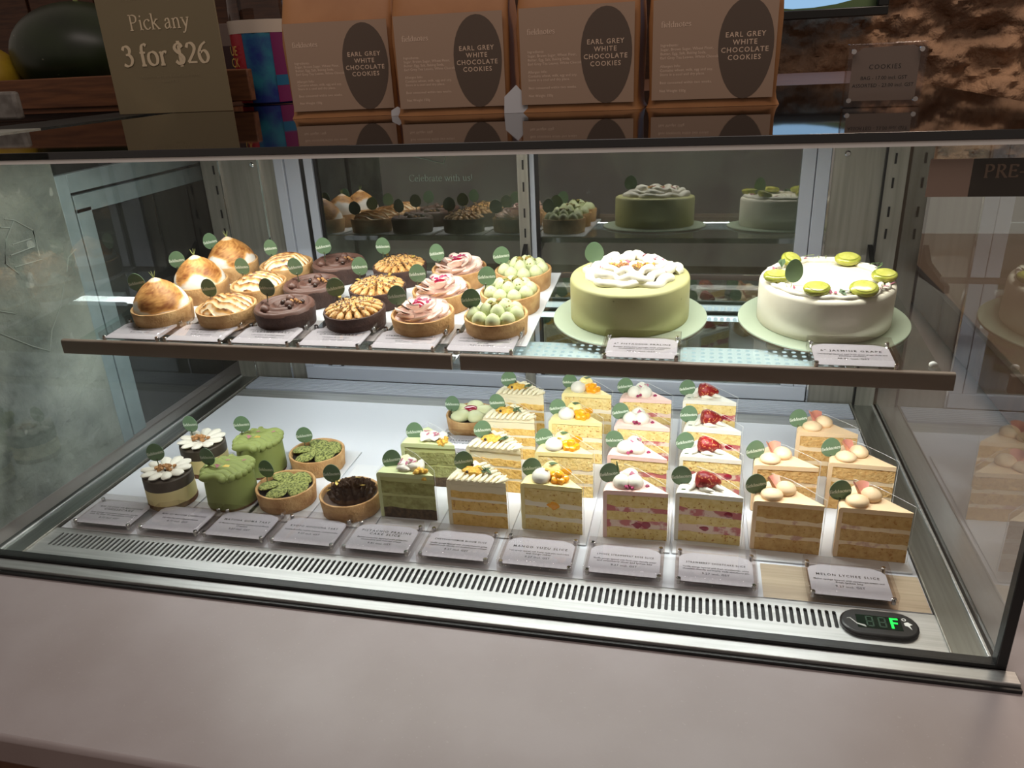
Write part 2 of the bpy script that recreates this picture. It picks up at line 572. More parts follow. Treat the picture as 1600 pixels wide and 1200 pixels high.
SER = {   # broad-nib book letters: advance, then strokes (c = curved, l = straight, d = dot)
    'P': (.58, 'l.14,0 .14,.68', 'c.14,.66 .30,.68 .45,.60 .45,.44 .34,.34 .14,.33', 'l.05,0 .24,0', 'l.05,.68 .16,.68'),
    'C': (.64, 'c.58,.54 .50,.66 .34,.69 .14,.58 .07,.34 .15,.10 .34,-.01 .50,.02 .60,.14', 'l.58,.66 .58,.52'),
    'R': (.62, 'l.14,0 .14,.68', 'c.14,.66 .30,.68 .43,.60 .43,.46 .32,.36 .14,.35', 'l.28,.36 .56,0', 'l.05,0 .24,0', 'l.05,.68 .16,.68', 'l.50,0 .64,0'),
    'E': (.56, 'l.14,0 .14,.68', 'l.14,.66 .46,.66', 'l.14,.36 .38,.36', 'l.14,.02 .50,.02', 'l.46,.68 .46,.56', 'l.50,0 .50,.12', 'l.38,.42 .38,.30'),
    'O': (.74, 'c.36,.69 .16,.60 .07,.34 .16,.09 .36,-.01 .57,.09 .66,.34 .57,.60 .36,.69'),
    'D': (.70, 'l.14,0 .14,.68', 'c.14,.66 .36,.67 .58,.55 .62,.34 .56,.12 .36,.01 .14,.02', 'l.05,0 .16,0', 'l.05,.68 .16,.68'),
    '-': (.34, 'l.05,.26 .28,.27'),
    'a': (.42, 'c.07,.33 .14,.43 .25,.43 .29,.33', 'l.29,.33 .29,.08', 'c.29,.08 .31,.01 .38,.05', 'c.29,.26 .14,.22 .06,.13 .09,.02 .19,.01 .29,.10'),
    'b': (.50, 'l.11,.03 .11,.70', 'l.03,.68 .12,.70', 'c.11,.34 .22,.44 .36,.41 .44,.26 .40,.08 .26,0 .11,.05'),
    'c': (.42, 'c.37,.36 .30,.44 .18,.43 .07,.32 .06,.18 .15,.03 .27,.01 .38,.10'),
    'd': (.52, 'l.39,.02 .39,.70', 'l.30,.68 .40,.70', 'c.39,.36 .26,.44 .12,.38 .06,.22 .10,.05 .22,0 .39,.10', 'l.39,.02 .48,.03'),
    'e': (.43, 'l.08,.25 .37,.25', 'c.37,.25 .34,.40 .22,.44 .09,.36 .06,.20 .14,.04 .27,.01 .38,.10'),
    'f': (.31, 'l.13,0 .13,.55', 'c.13,.53 .17,.66 .26,.71 .35,.66', 'l.03,.43 .27,.43', 'l.04,0 .24,0'),
    'h': (.53, 'l.12,0 .12,.70', 'l.03,.68 .12,.70', 'l.03,0 .21,0', 'c.12,.32 .22,.43 .34,.42 .39,.30', 'l.39,.31 .39,0', 'l.30,0 .48,0'),
    'i': (.25, 'l.12,0 .12,.44', 'l.03,0 .21,0', 'l.03,.41 .12,.44', 'd.12,.61'),
    'k': (.50, 'l.12,0 .12,.70', 'l.12,.20 .36,.43', 'l.21,.28 .44,0', 'l.29,.43 .45,.43', 'l.38,0 .52,0', 'l.03,.68 .12,.70', 'l.03,0 .21,0'),
    'l': (.25, 'l.12,0 .12,.70', 'l.03,.68 .12,.70', 'l.03,0 .21,0'),
    'n': (.53, 'l.12,0 .12,.42', 'l.03,0 .21,0', 'l.03,.40 .12,.43', 'c.12,.32 .22,.43 .34,.42 .39,.30', 'l.39,.31 .39,0', 'l.30,0 .48,0'),
    'o': (.50, 'c.25,.44 .11,.38 .06,.22 .11,.06 .25,0 .38,.06 .43,.22 .38,.38 .25,.44'),
    'r': (.36, 'l.12,0 .12,.42', 'l.03,0 .21,0', 'l.03,.40 .12,.43', 'c.12,.30 .19,.41 .26,.43 .34,.40'),
    's': (.37, 'c.31,.36 .23,.44 .12,.42 .09,.32 .18,.25 .30,.18 .31,.06 .20,0 .06,.06'),
    't': (.31, 'l.13,.08 .13,.55', 'c.13,.10 .16,.01 .24,.01 .31,.06', 'l.03,.43 .29,.43'),
    'u': (.52, 'c.12,.42 .12,.12 .19,.01 .30,.03 .39,.12', 'l.39,.02 .39,.43', 'l.03,.43 .13,.43', 'l.30,.43 .40,.43', 'l.39,.02 .48,.03'),
    'w': (.68, 'l.08,.43 .22,.01', 'l.22,.01 .35,.40', 'l.34,.43 .48,.01', 'l.48,.01 .62,.43', 'l.01,.43 .15,.43', 'l.27,.43 .40,.43', 'l.55,.43 .68,.43'),
    'y': (.46, 'l.07,.43 .23,.02', 'l.40,.43 .15,-.17', 'c.15,-.17 .09,-.22 .02,-.20', 'l0,.43 .15,.43', 'l.32,.43 .46,.43'),
    '3': (.48, 'c.07,.54 .14,.65 .27,.66 .36,.56 .32,.43 .19,.38', 'c.19,.38 .34,.36 .42,.22 .35,.06 .20,0 .05,.06'),
    '2': (.48, 'c.07,.52 .14,.65 .28,.66 .38,.54 .34,.38 .18,.17 .06,.03', 'l.06,.03 .42,.03'),
    '6': (.48, 'c.38,.68 .20,.56 .08,.36 .08,.16 .18,.02 .32,.03 .41,.16 .38,.32 .26,.40 .11,.32'),
    '$': (.48, 'c.38,.54 .30,.66 .16,.65 .08,.54 .14,.42 .32,.28 .39,.16 .32,.02 .18,0 .06,.10', 'l.24,-.10 .24,.76'),
    '!': (.26, 'l.12,.18 .12,.68', 'd.12,.04'),
    ' ': (.26,),
}


def catmull(p, n=6):
    if len(p) < 3:
        return p
    q = [p[0]] + p + [p[-1]]
    if p[0] == p[-1]:
        q = [p[-2]] + p + [p[1]]
    out = []
    for k in range(1, len(q) - 2):
        a, b, c, d = q[k - 1], q[k], q[k + 1], q[k + 2]
        for i in range(n):
            t = i / n
            out.append(tuple(.5 * (2 * b[j] + (c[j] - a[j]) * t + (2 * a[j] - 5 * b[j] + 4 * c[j] - d[j]) * t * t
                                   + (3 * b[j] - a[j] - 3 * c[j] + d[j]) * t ** 3) for j in (0, 1)))
    return out + [p[-1]]


def serif(txt, size, bold=1.0, align=0.5, x=0, y=0, mb=None, n=6, sp=1.0):
    """size = em height; ribbons whose width follows the stroke's direction like a broad nib"""
    mb = mb or MB()
    width = sum(SER[c][0] for c in txt) * size * sp
    px = x - width * align
    for c in txt:
        for st in SER[c][1:]:
            pts = [tuple(float(q) for q in w.split(',')) for w in st[1:].split()]
            if st[0] == 'd':
                r = .05 * bold
                cx, cy = pts[0]
                mb.add([(px + size * (cx + r * math.cos(a)), y + size * (cy + r * math.sin(a)), 0) for a in [math.pi / 4 * k for k in range(8)]], [tuple(range(8))])
                continue
            if st[0] == 'c':
                pts = catmull(pts, n)
            vs, fs = [], []
            for k, p in enumerate(pts):
                a, b = pts[max(k - 1, 0)], pts[min(k + 1, len(pts) - 1)]
                dx, dy = b[0] - a[0], b[1] - a[1]
                l = math.hypot(dx, dy) or 1
                w = (.018 + .030 * abs(dy / l - 0.25 * dx / l)) * bold
                nx, ny = -dy / l * w, dx / l * w
                vs += [(px + size * (p[0] + nx), y + size * (p[1] + ny), 0), (px + size * (p[0] - nx), y + size * (p[1] - ny), 0)]
                if k:
                    fs.append((2 * k - 2, 2 * k - 1, 2 * k + 1, 2 * k))
            sz = .0015 * size * (len(mb.f) % 17)
            mb.add([(a, b, sz) for a, b, _ in vs], fs)
        px += SER[c][0] * size * sp
    return mb


def upright(mb):
    """lettering drawn in xy turned to stand in xz and face -y"""
    return mb.xform(lambda x, y, z: (x, -z, y))


# ================================================================== THE SETTING
struct('floor', MB().box(-400, 500, -400, 400, -97, -95), FLOORW, label='dark brown floor boards in front of the counter')
st = struct('wall_back', MB().box(-250, 70, 196, 200, -95, 230), WOOD_DK, label='dark brown panelled wall behind the display case')
for i in range(11):
    boxpart('plank', (-240 + i * 28, -213.5 + i * 28, 194.6, 196, -95, 230), WOOD_DK, st, bevel=.3)


def stone_wall():
    mb = MB()
    nx, nz = 300, 160

    def fn(u, v):
        x, z = 70 + u * 230, 20 + v * 120
        p = Vector((x * .045, 3.1, z * .06))
        cell = noise.voronoi(p * .9)[0]
        h = (cell[1] - cell[0]) * 7 + noise.fractal(p * 2.2, .75, 2.1, 7) * 3.6 + abs(noise.noise(p * 3.1)) * 2.6 + noise.ridged_multi_fractal(p * 1.3, 1, 2, 3, 1, 2) * 1.6
        return (x, -h, z)
    mb.surf(fn, nx, nz)
    return mb


struct('wall_stone', stone_wall(), STONE, loc=(0, 160, 0), label='rough hewn brown stone wall behind the counter', sharp=60)
win = thing('window_1', 'dark framed window with blue sky in the stone wall', None, (112, 150, 62))
win['kind'] = 'structure'
boxpart('frame', (-18, 12.5, -3, 3, -1.6, 0.4), BLACK, win, bevel=.2)
boxpart('frame', (10, 12.5, -3, 3, 0.4, 40), BLACK, win, bevel=.2)
boxpart('frame', (-18, -16, -3, 3, 0.4, 40), BLACK, win, bevel=.2)
boxpart('frame', (-18, 12.5, -3, 3, 40, 42), BLACK, win, bevel=.2)
boxpart('pane', (-16, 10, 0, .6, 0.4, 40), SKY, win)
hill = MB().prism([(-16, 0.4), (10, 0.4), (10, 2.2), (6, 2.4), (1, 1.4), (-4, .9), (-9, .8), (-16, 1.6)], -.6, -.2)
hill.xform(lambda x, y, z: (x, z, y))
part('treetops', hill, LEAF, win)

# stone counter the case stands on
CT = -0.85
cn = thing('stone_counter', 'pale pinkish stone counter with matte top in front of the display case', 'counter', (50, -20, -95))
part('counter_top', MB().box(-230, 210, -11.2, 145, 90.5, 95 + CT), COUNTER, cn, bevel=.5)
part('front_panel', MB().box(-228, 208, -9.5, -7, 0, 90.5), CABWOOD, cn)
cb = thing('wooden_cabinet', 'low brown wooden cabinet beside the glass case', 'cabinet', (131, 60, CT))
part('body', MB().box(0.6, 70, -72, 84, 0, 8.2), CABWOOD, cb, bevel=.1)
part('worktop', MB().box(-.4, 71, -73, 85, 8.2, 9.4), mat('worktop_brown', (118, 98, 84), .4), cb, bevel=.15)
for k in range(6):
    part('door', MB().box(0, .6, -71.6 + k * 26, -46.4 + k * 26, .4, 7.9), CABWOOD, cb, bevel=.1)

# concrete block and framed dark panel left of the case
blk = struct('wall_left', MB().box(-90, -9, -40, 25.3, CT, 49.3), CONCRETE, label='rough grey concrete pier left of the glass case')
REFLECTED = [[(14.8, 38.5), (16.3, 38.1), (19.0, 36.1), (18.9, 32.5)], [(16.3, 38.1), (14.2, 36.0), (12.9, 32.9), (14.5, 31.0)], [(14.9, 35.0), (18.3, 35.1)], [(14.1, 33.7), (18.4, 33.9)], [(14.2, 32.0), (19.2, 31.9)], [(13.8, 37.6), (15.4, 37.2)], [(22.1, 28.0), (20.1, 24.7), (17.3, 21.8), (15.9, 19.1), (13.1, 20.9), (8.8, 24.3)], [(9.8, 27.1), (12.1, 26.0)], [(25.9, 31.8), (24.0, 31.0), (22.9, 29.0)]]
for l in REFLECTED:
    part('reflected_stroke', MB().tube([(0, y, z) for y, z in l], .09, 5), mat('neon_reflection', (150, 154, 148), .9), blk, (-8.97, 0, 0))  # pale tubes imitate the reflection of a neon drawing
fr = thing('framed_panel', 'dark panel in a pale blue grey frame behind the case side glass', 'panel', (-9, 25.3, CT))
part('dark_panel', MB().box(-14, -1.4, 0.02, 41, 0, 50.1), DARKPANEL, fr)
part('frame_post', MB().box(-1.4, 0, 0, 2.4, 0, 43.4), ALU_BLUE, fr, bevel=.1)
part('frame_post', MB().box(-1.3, -.3, 3.0, 6.2, 0, 38.1), ALU_BLUE, fr, bevel=.1)
part('frame_rail', MB().box(-1.4, 0, 2.4, 41, 40.6, 43.4), ALU_BLUE, fr, bevel=.1)
part('frame_rail', MB().box(-1.3, -.3, 3.0, 41, 37.4, 40.1), ALU_BLUE, fr, bevel=.1)
bc = thing('back_counter', 'dark wooden counter running behind the glass case', 'counter', (0, 66.6, CT))
part('body', MB().box(-160, 112, 0.6, 50, 0, 48.6), WOOD_DK, bc)
part('top_board', MB().box(-162, 112.8, .2, 51, 48.6, 50.1), WOOD_DK, bc, bevel=.2)
kw = struct('wall_kitchen', MB().box(-10, 118, 64.4, 66, CT, 48), KITCHEN, label='dim brown kitchen wall seen through the rear doors')

# ================================================================== DISPLAY CASE
case = thing('display_case', 'refrigerated glass display case with steel frame and black top', 'display case', (0, 0, 0))
boxpart('plinth', (-4.6, W + 4.6, -7.2, 60, CT, -0.45), STEEL_DK, case)
boxpart('deck_panel', (0.5, W - 0.2, 0.15, 44.3, -.35, 0), DECK, case, bevel=.08, label='white deck panel')
boxpart('deck_strip', (91.2, W - .3, .2, 6.4, 0, .02), mat('warm_steel', (206, 190, 168), .4, .7, (190, 174, 152), 30, 3, stretch=(.3, 8, 8)), case, label='bare steel strip at the deck front')
boxpart('front_ledge', (-5.2, W + 5.2, -8.9, -7.2, CT, -.08), STEEL, case, bevel=.08)
boxpart('ledge_gasket', (-5.2, W + 5.2, -9.35, -8.9, CT, -.45), BLACK, case)
boxpart('bottom_seal', (-4.3, W + 4.3, -7.15, -6.05, -.35, .35), BLACK, case)
# intake grille: one steel sheet with real slots over a dark trough
gr = MB()
NS, gx0, gx1 = 134, 1.6, 98.6
pitch = (gx1 - gx0) / NS
ya, yb2 = -3.75, -1.0
for i in range(NS):
    cx = gx0 + (i + .5) * pitch
    hw = pitch * .27
    x0, x1 = cx - pitch / 2, cx + pitch / 2
    loop = []
    for k in range(7):
        a = math.pi * k / 6
        loop.append((cx + hw * math.cos(a), yb2 - hw + hw * math.sin(a)))
    for k in range(7):
        a = math.pi + math.pi * k / 6
        loop.append((cx + hw * math.cos(a), ya + hw + hw * math.sin(a)))
    out = [(x1, yb2 - hw), (x1, 0), (x0, 0), (x0, yb2 - hw), (x0, ya + hw), (x0, -6), (x1, -6), (x1, ya + hw)]
    vs = [(x, y, 0) for x, y in loop + out] + [(x, y, -.18) for x, y in loop]
    o = 14
    fs = [(o, o + 1, 2, 1, 0), (o + 1, o + 2, 4, 3, 2), (o + 2, o + 3, 6, 5, 4), (o + 3, o + 4, 7, 6), (o + 4, o + 5, 9, 8, 7), (o + 5, o + 6, 11, 10, 9), (o + 6, o + 7, 13, 12, 11), (o + 7, o, 0, 13)]
    fs = [f[::-1] if False else f for f in fs]
    for k in range(14):
        fs.append((k, (k + 1) % 14, 22 + (k + 1) % 14, 22 + k))
    gr.add(vs, fs)
gr.add([(0.1, -6, 0), (gx0, -6, 0), (gx0, 0, 0), (0.1, 0, 0)], [(0, 1, 2, 3)])
gr.add([(gx1, -6, 0), (W - .1, -6, 0), (W - .1, 0, 0), (gx1, 0, 0)], [(0, 1, 2, 3)])
part('intake_grille', gr, STEEL, case, label='slotted steel intake grille', smooth=False)
boxpart('grille_trough', (0.1, W - .1, -5.9, 0.1, -.44, -.3), BLACK, case)
# side rails
for sgn, x0, x1 in ((-1, -3.3, -.05), (1, W + .05, W + 3.3)):
    boxpart('side_rail', (x0, x1, -6.0, YB, -.35, .12), mat('rail_steel', (158, 162, 158), .3, 1.0, (146, 150, 146), 30, 3, stretch=(8, .3, 8)), case, bevel=.06)
    xa = -.05 if sgn < 0 else W - .12
    boxpart('rail_lip', (xa - .0, xa + .17, -6.0, YB, -.2, .3), STEEL_DK, case, bevel=.04)
    xg = -4.1 if sgn < 0 else W + 3.45
    boxpart('glass_channel', (xg - .15, xg + .8, -6.0, YB, -.35, .22), BLACK, case)
    boxpart('channel_trim', (xg - .3 if sgn > 0 else xg + .65, xg + .0 if sgn > 0 else xg + .95, -6.0, YB, .1, .38), STEEL, case, bevel=.05)
boxpart('side_glass', (-3.95, -3.45, -6.0, YB + 4, .22, HT), GLASS_SIDE, case)
boxpart('side_glass', (W + 3.6, W + 4.1, -6.0, YB + 4, .22, HT), GLASS_SIDE, case)
boxpart('front_glass', (-3.9, W + 3.5, -7.0, -6.4, .35, HT - .1), GLASS, case)
boxpart('corner_seal', (W + 3.45, W + 4.45, -7.15, -6.0, -.35, HT - .1), BLACK, case, bevel=.1)
boxpart('corner_seal', (-4.45, -3.85, -7.15, -6.0, -.35, HT - .1), BLACK, case, bevel=.1)
boxpart('top_panel', (-4.9, W + 5.1, -7.3, 66.4, HT + .1, 49.3), BLACKGLASS, case, bevel=.06, label='glossy black glass top')
boxpart('lit_edge_strip', (-4.5, W + 4.5, -7.2, -6.6, HT - .28, HT + .1), WHITEPAINT, case)  # white strip stands in for the glass edge lit up by the LEDs
boxpart('light_housing', (-3, W + 3, 19.7, 23.3, 47.7, HT + .1), ALU, case)
# rear wall: steel posts, frames, sliding doors
boxpart('rear_post', (-3.4, .1, YB - .5, YB + 2, -.3, HT), STEEL_DK, case, bevel=.06)
boxpart('rear_panel', (.2, 7.6, YB, YB + 2, -.3, HT), STEEL_DK, case)
boxpart('panel_edge', (7.5, 7.85, YB - .3, YB + 2, -.3, HT), CHROME, case)
boxpart('panel_edge', (.05, .28, YB - .6, YB + 2, -.3, HT), CHROME, case)
boxpart('door_track', (7.85, 10.6, YB + .4, YB + 2, -.3, HT), STEEL_DK, case)
boxpart('door_frame', (10.6, 12.4, YB - .3, YB + 2, 2.8, HT), ALU, case, bevel=.1)
boxpart('door_frame', (12.4, 15.1, YB + .3, YB + 2, 2.8, HT), ALU, case, bevel=.1)
boxpart('door_seal', (15.1, 16.1, YB + .6, YB + 2, 2.8, HT), BLACK, case)
boxpart('door_frame', (16.1, 17.7, YB, YB + 2, 2.8, HT), ALU, case, bevel=.1)
boxpart('door_frame', (10.6, W - 7.2, YB - .2, YB + 2, .2, 2.8), ALU, case, bevel=.15)
boxpart('rear_door', (17.7, 54, YB + .9, YB + 1.3, 2.8, HT), GLASS_DOOR, case)
boxpart('door_seal', (17.6, 18.2, YB + .5, YB + .9, 2.8, HT), BLACK, case)
boxpart('centre_post', (53.7, 55.5, YB - .6, YB + 1.6, -.2, HT), STEEL_DK, case, bevel=.06)
boxpart('door_frame', (55.6, 56.4, YB + .1, YB + 1.6, 2.8, HT), ALU, case, bevel=.05)
boxpart('door_seal', (56.4, 57.1, YB + .4, YB + 1.6, 2.8, HT), BLACK, case)
boxpart('rear_door', (57.1, 97.2, YB + .3, YB + .7, 2.8, HT), GLASS_DOOR, case)
boxpart('door_frame', (97.2, 99.2, YB - .1, YB + 2, 2.8, HT), ALU, case, bevel=.1)
boxpart('door_frame', (99.3, 101.3, YB - .2, YB + 2, 2.8, HT), ALU, case, bevel=.1)
boxpart('panel_edge', (101.3, 101.6, YB - .3, YB + 2, -.3, HT), CHROME, case)
boxpart('rear_panel', (101.6, W + .3, YB, YB + 2, -.3, HT), STEEL_DK, case)
boxpart('panel_edge', (W + .2, W + .5, YB - .6, YB + 2, -.3, HT), BLACK, case)
boxpart('rear_post', (W + .5, W + 3.4, YB - .5, YB + 2, -.3, HT), STEEL_DK, case, bevel=.06)
boxpart('header_rail', (.2, W, YB + .0, YB + 2, 46.5, HT), ALU, case)
sl = MB().box(-.14, .14, -.06, .06, -.75, .75)
slm = mesh('bracket_slot', sl, BLACK)
for x in (-.9, 54.7, W + 1.6):
    for z in (28.5, 31.8, 36, 39.5):
        place('bracket_slot', slm, case, (x, YB - .6, z))
scm = mesh('screw_head', MB().lathe([(0, -.12), (.3, -.1), (.45, .05), (.45, .12)], 12).xform(lambda x, y, z: (x, z, y)), CHROME)
for x in (6.3, 103.5):
    place('screw_head', scm, case, (x, YB - .1, 40.2))
# rear outlet ribs on the floor of the case
boxpart('outlet_lip', (.3, W - .1, 44.4, 47.6, -.3, -.05), STEEL, case, bevel=.05)
boxpart('outlet_trough', (.3, W - .1, 47.6, YB, -.4, -.25), STEEL_DK, case)
rib = mesh('outlet_rib', MB().box(-53.8, 53.8, -.22, .22, -.2, .25), ALU)
for k in range(8):
    place('outlet_rib', rib, case, (W / 2 + .1, 48.0 + k * .68, 0), bevel=.08)
# glass shelf, slightly raked, with its lip and lamp
K = 0.08
TILT = math.atan(K)


def SZ(y):
    return 21.5 + K * y


sh = part('shelf_glass', MB().box(0, W + .2, 0, 31.2, -.55, 0), GLASS_SHELF, case, (0, 10.7, SZ(10.7)), (TILT, 0, 0))
for x0, x1 in ((-1.0, 54.2), (55.3, W + 1.0)):
    lip = MB()
    prof = [(-.45, -1.3), (-.5, -1.1), (-.5, .35), (-.42, .55), (-.2, .65), (.1, .65), (.1, -1.2), (-.1, -1.35)]
    lip.add([(x, y, z) for x in (x0, x1) for y, z in prof], [tuple(range(8))[::-1], tuple(range(8, 16))] + [(i, (i + 1) % 8, 8 + (i + 1) % 8, 8 + i) for i in range(8)])
    part('shelf_lip', lip, TAUPE, case, (0, 10.75, 22.45), label='taupe brown shelf lip', sharp=50)
boxpart('shelf_lamp', (56.5, W - 9, 13.9, 19.3, 21.5, 21.8), mat('lamp_plate', (204, 212, 218), .4), case, bevel=.1, label='dotted metal lamp bar under the shelf')
boxpart('shelf_lamp', (1.0, 54.0, 11.6, 14.6, 21.5, 21.8), mat('lamp_plate', (204, 212, 218), .4), case, bevel=.1, label='metal lamp bar under the shelf')
led = mesh('diode', MB().lathe([(.26, -.06), (.26, .02), (.14, .07), (0, .08)], 8), LEDEMIT)
for k in range(40):
    for j in range(4):
        place('diode', led, case, (57.4 + k * 1.05, 14.7 + j * 1.25, 21.83))
for z in (14.6, 16.4):
    boxpart('rear_lamp', (18, 99, YB - 1.2, YB - .5, z - .45, z + .45), mat('rear_lamp_strip', (220, 235, 240), .4), case, bevel=.1)
    for k in range(38):
        place('diode', led, case, (61 + k * 1.0, YB - 1.25, z), (math.pi / 2, 0, 0), (1.3, 1.3, 1))
boxpart('shelf_rear_edge', (0, W + .2, 41.7, 42.1, SZ(41.9) - .8, SZ(41.9) + .1), CHROME, case)
for x in (-.9, 54.7, W + 1.4):
    br = MB().prism([(YB - .4, 26.8), (YB - .4, 22.0), (40, SZ(40) - 1.6), (40, SZ(40) - .62), (50, SZ(50) - .62)], -.35, .35)
    br.xform(lambda a, b, c: (c, a, b))
    part('shelf_bracket', br, BLACK, case, (min(max(x, .5), W - .3), 0, 0))
for x in (55, W + .2):
    part('silicone_pad', MB().ball((0, 0, 0), (.45, .35, .35)), WHITEPAINT, case, (x - .6, 13.6 if x > 60 else 12, SZ(13) + .25))
# temperature controller let into the grille sheet
ct = part('controller', MB().add([], []), BLACK, case, (102.35, -2.85, 0))


def stadium(l, r, n=10):
    return [(l / 2 - r + r * math.cos(a), r * math.sin(a)) for a in [-math.pi / 2 + math.pi * k / n for k in range(n + 1)]] + \
           [(-l / 2 + r + r * math.cos(a), r * math.sin(a)) for a in [math.pi / 2 + math.pi * k / n for k in range(n + 1)]]


ct.data = mesh('controller', MB().prism(stadium(7.6, 2.0), 0, .55), BLACK)
md = ct.modifiers.new('bevel', 'BEVEL')
md.width, md.segments = .0025, 3
ct['label'] = 'black oval temperature display'
part('display_window', MB().box(-2.2, 2.1, -1.0, 1.0, .54, .58), DISPLAY, ct)
part('lit_digit', MB().box(1.05, 1.3, -.75, .85, .585, .61).box(1.05, 1.85, .62, .85, .585, .612).box(1.05, 1.75, -.02, .2, .585, .612), SEGON, ct, label='green letter F')
for dx in (-2.3, -1.1):
    part('unlit_digit', MB().box(dx + 1.0, dx + 1.15, -.75, .85, .585, .6).box(dx + 1.6, dx + 1.75, -.75, .85, .585, .6).box(dx + 1.0, dx + 1.75, .7, .85, .585, .6)
         .box(dx + 1.0, dx + 1.75, -.05, .1, .585, .6).box(dx + 1.0, dx + 1.75, -.75, -.6, .585, .6), SEGOFF, ct)
part('emblem', MB().prism([(2.35, .25), (2.75, .45), (3.15, .1), (2.85, -.05), (2.95, -.7), (2.65, -.2), (2.4, -.15)], .56, .6).lathe([(.22, .56), (.22, .6), (.14, .6), (.14, .56)], 12, (2.45, .8, 0)), WHITEPAINT, ct)
part('emblem', MB().tube([(-3.1, .2, .58), (-2.8, .3, .58), (-2.2, -.5, .58), (-1.4, -.85, .58), (-1.5, -.65, .58), (-2.3, -.45, .58)], .05, 5), WHITEPAINT, ct)
# lettering on the rear door, sticker on the front glass, little hooks
part('door_lettering', upright(serif('Celebrate with us!', 1.55, .85)), ETCH, case, (40.3, YB + .84, 36.9))
env = MB().tube([(29, 0, 42.3), (38, 0, 40.5), (41, 0, 39.7), (42.4, 0, 43.2)], .09, 5)
env.tube([(34, 0, 42.5), (36.5, 0, 41.9), (38, 0, 42.3)], .07, 5)
part('door_drawing', env, ETCH, case, (0, YB + .8, 0))
stk = boxpart('glass_sticker', (102.4, 111.4, -6.36, -6.33, 44.3, 47.15), STICKER_D, case, label='dark brown sticker on the front glass')
stk2 = boxpart('glass_sticker', (99.4, 102.4, -6.36, -6.33, 44.3, 47.15), STICKER_L, case, label='pale square sticker on the front glass')
part('lettering', upright(serif('PRE-ORDER', 1.35, 1.3, 0)), STICKER_T, case, (103.0, -7.02, 45.85))
for x in (W + .2, ):
    part('hook', MB().box(-.5, .5, -.2, .2, -.5, 0).box(-.14, .14, -.2, .2, -1.1, -.5), WHITEPAINT, case, (W + 1.6, 49.5, HT - 5.3))

# ================================================================== FLAGS AND SIGNS
egg_poly = []
for k in range(28):
    a = 2 * math.pi * k / 28
    egg_poly.append((1.22 * math.cos(a) * (1 - .10 * math.sin(a)), 1.32 * math.sin(a) + .05))
FLAG_ME = mesh('name_flag', MB().prism(egg_poly, -.04, .04).xform(lambda x, y, z: (x, z, y)), FLAG)
FLAGTXT_ME = mesh('lettering', upright(serif('fieldnotes', .60, 1.5, n=3)), FLAGTXT, smooth=False)
PICK_ME = mesh('pick', MB().lathe([(0, -2.8), (.05, -2.5), (.08, -1.2), (.16, -1.0), (.05, -.9)], 8), STICK)
rnd = random.Random(5)


def flag(parent, x, y, z, yaw=None, roll=None, pickup=True):
    yaw = rnd.uniform(-.15, .3) if yaw is None else yaw
    roll = rnd.uniform(-.32, .12) if roll is None else roll
    f = place('name_flag', FLAG_ME, parent, (x, y, z), (rnd.uniform(-.12, .05), -roll * .6, yaw), label='green egg shaped flag with pale lettering')
    place('lettering', FLAGTXT_ME, f, (0, -.05, -.25), (0, roll * .3 - .15, 0))
    place('pick', PICK_ME, f)
    return f


PLATE_ME = mesh('plate', MB().box(-4.5, 4.5, -3.15, 3.15, -.42, .42), ACRYL)
cardp = [(-4.1, -2.8), (4.1, -2.8), (4.1, 1.7), (3.7, 2.3), (2.6, 2.7), (-2.6, 2.7), (-3.7, 2.3), (-4.1, 1.7)]
CARD_ME = mesh('card', MB().prism(cardp, -.02, .02), PAPER, smooth=False)
MAG_ME = mesh('magnet', MB().lathe([(0, 0), (.2, 0), (.26, .05), (.26, .72), (.2, .78), (0, .78)], 12), CHROME)


def sign(loc, title, desc, price, label, rot=(0, 0, 0)):
    t = thing('sign_holder', label, 'sign', loc, group='acrylic sign holders in the display case', rot=rot)
    place('base_plate', PLATE_ME, t, (0, 0, .43), bevel=.07)
    place('cover_plate', PLATE_ME, t, (0, 0, 1.33), bevel=.07)
    c = place('card', CARD_ME, t, (0, 0, .88))
    mb = MB()
    y = 1.1 if len(title) > 1 else .7
    for ln in title:
        sans(ln, .60, 1.35, y=y, mb=mb, bold=.026, fit=6.6)
        y -= .62
    y -= .2
    for ln in desc:
        sans(ln, .42, 1.02, y=y, mb=mb, bold=.018, fit=7.3)
        y -= .42
    y -= .3
    sans(price, .48, 1.1, y=y, mb=mb, bold=.014)
    part('lettering', mb, INK, c, (0, 0, .03), smooth=False)
    for sx in (-1, 1):
        for sy in (-1, 1):
            place('magnet', MAG_ME, t, (sx * 4.05, sy * 2.72, .47))
    return t


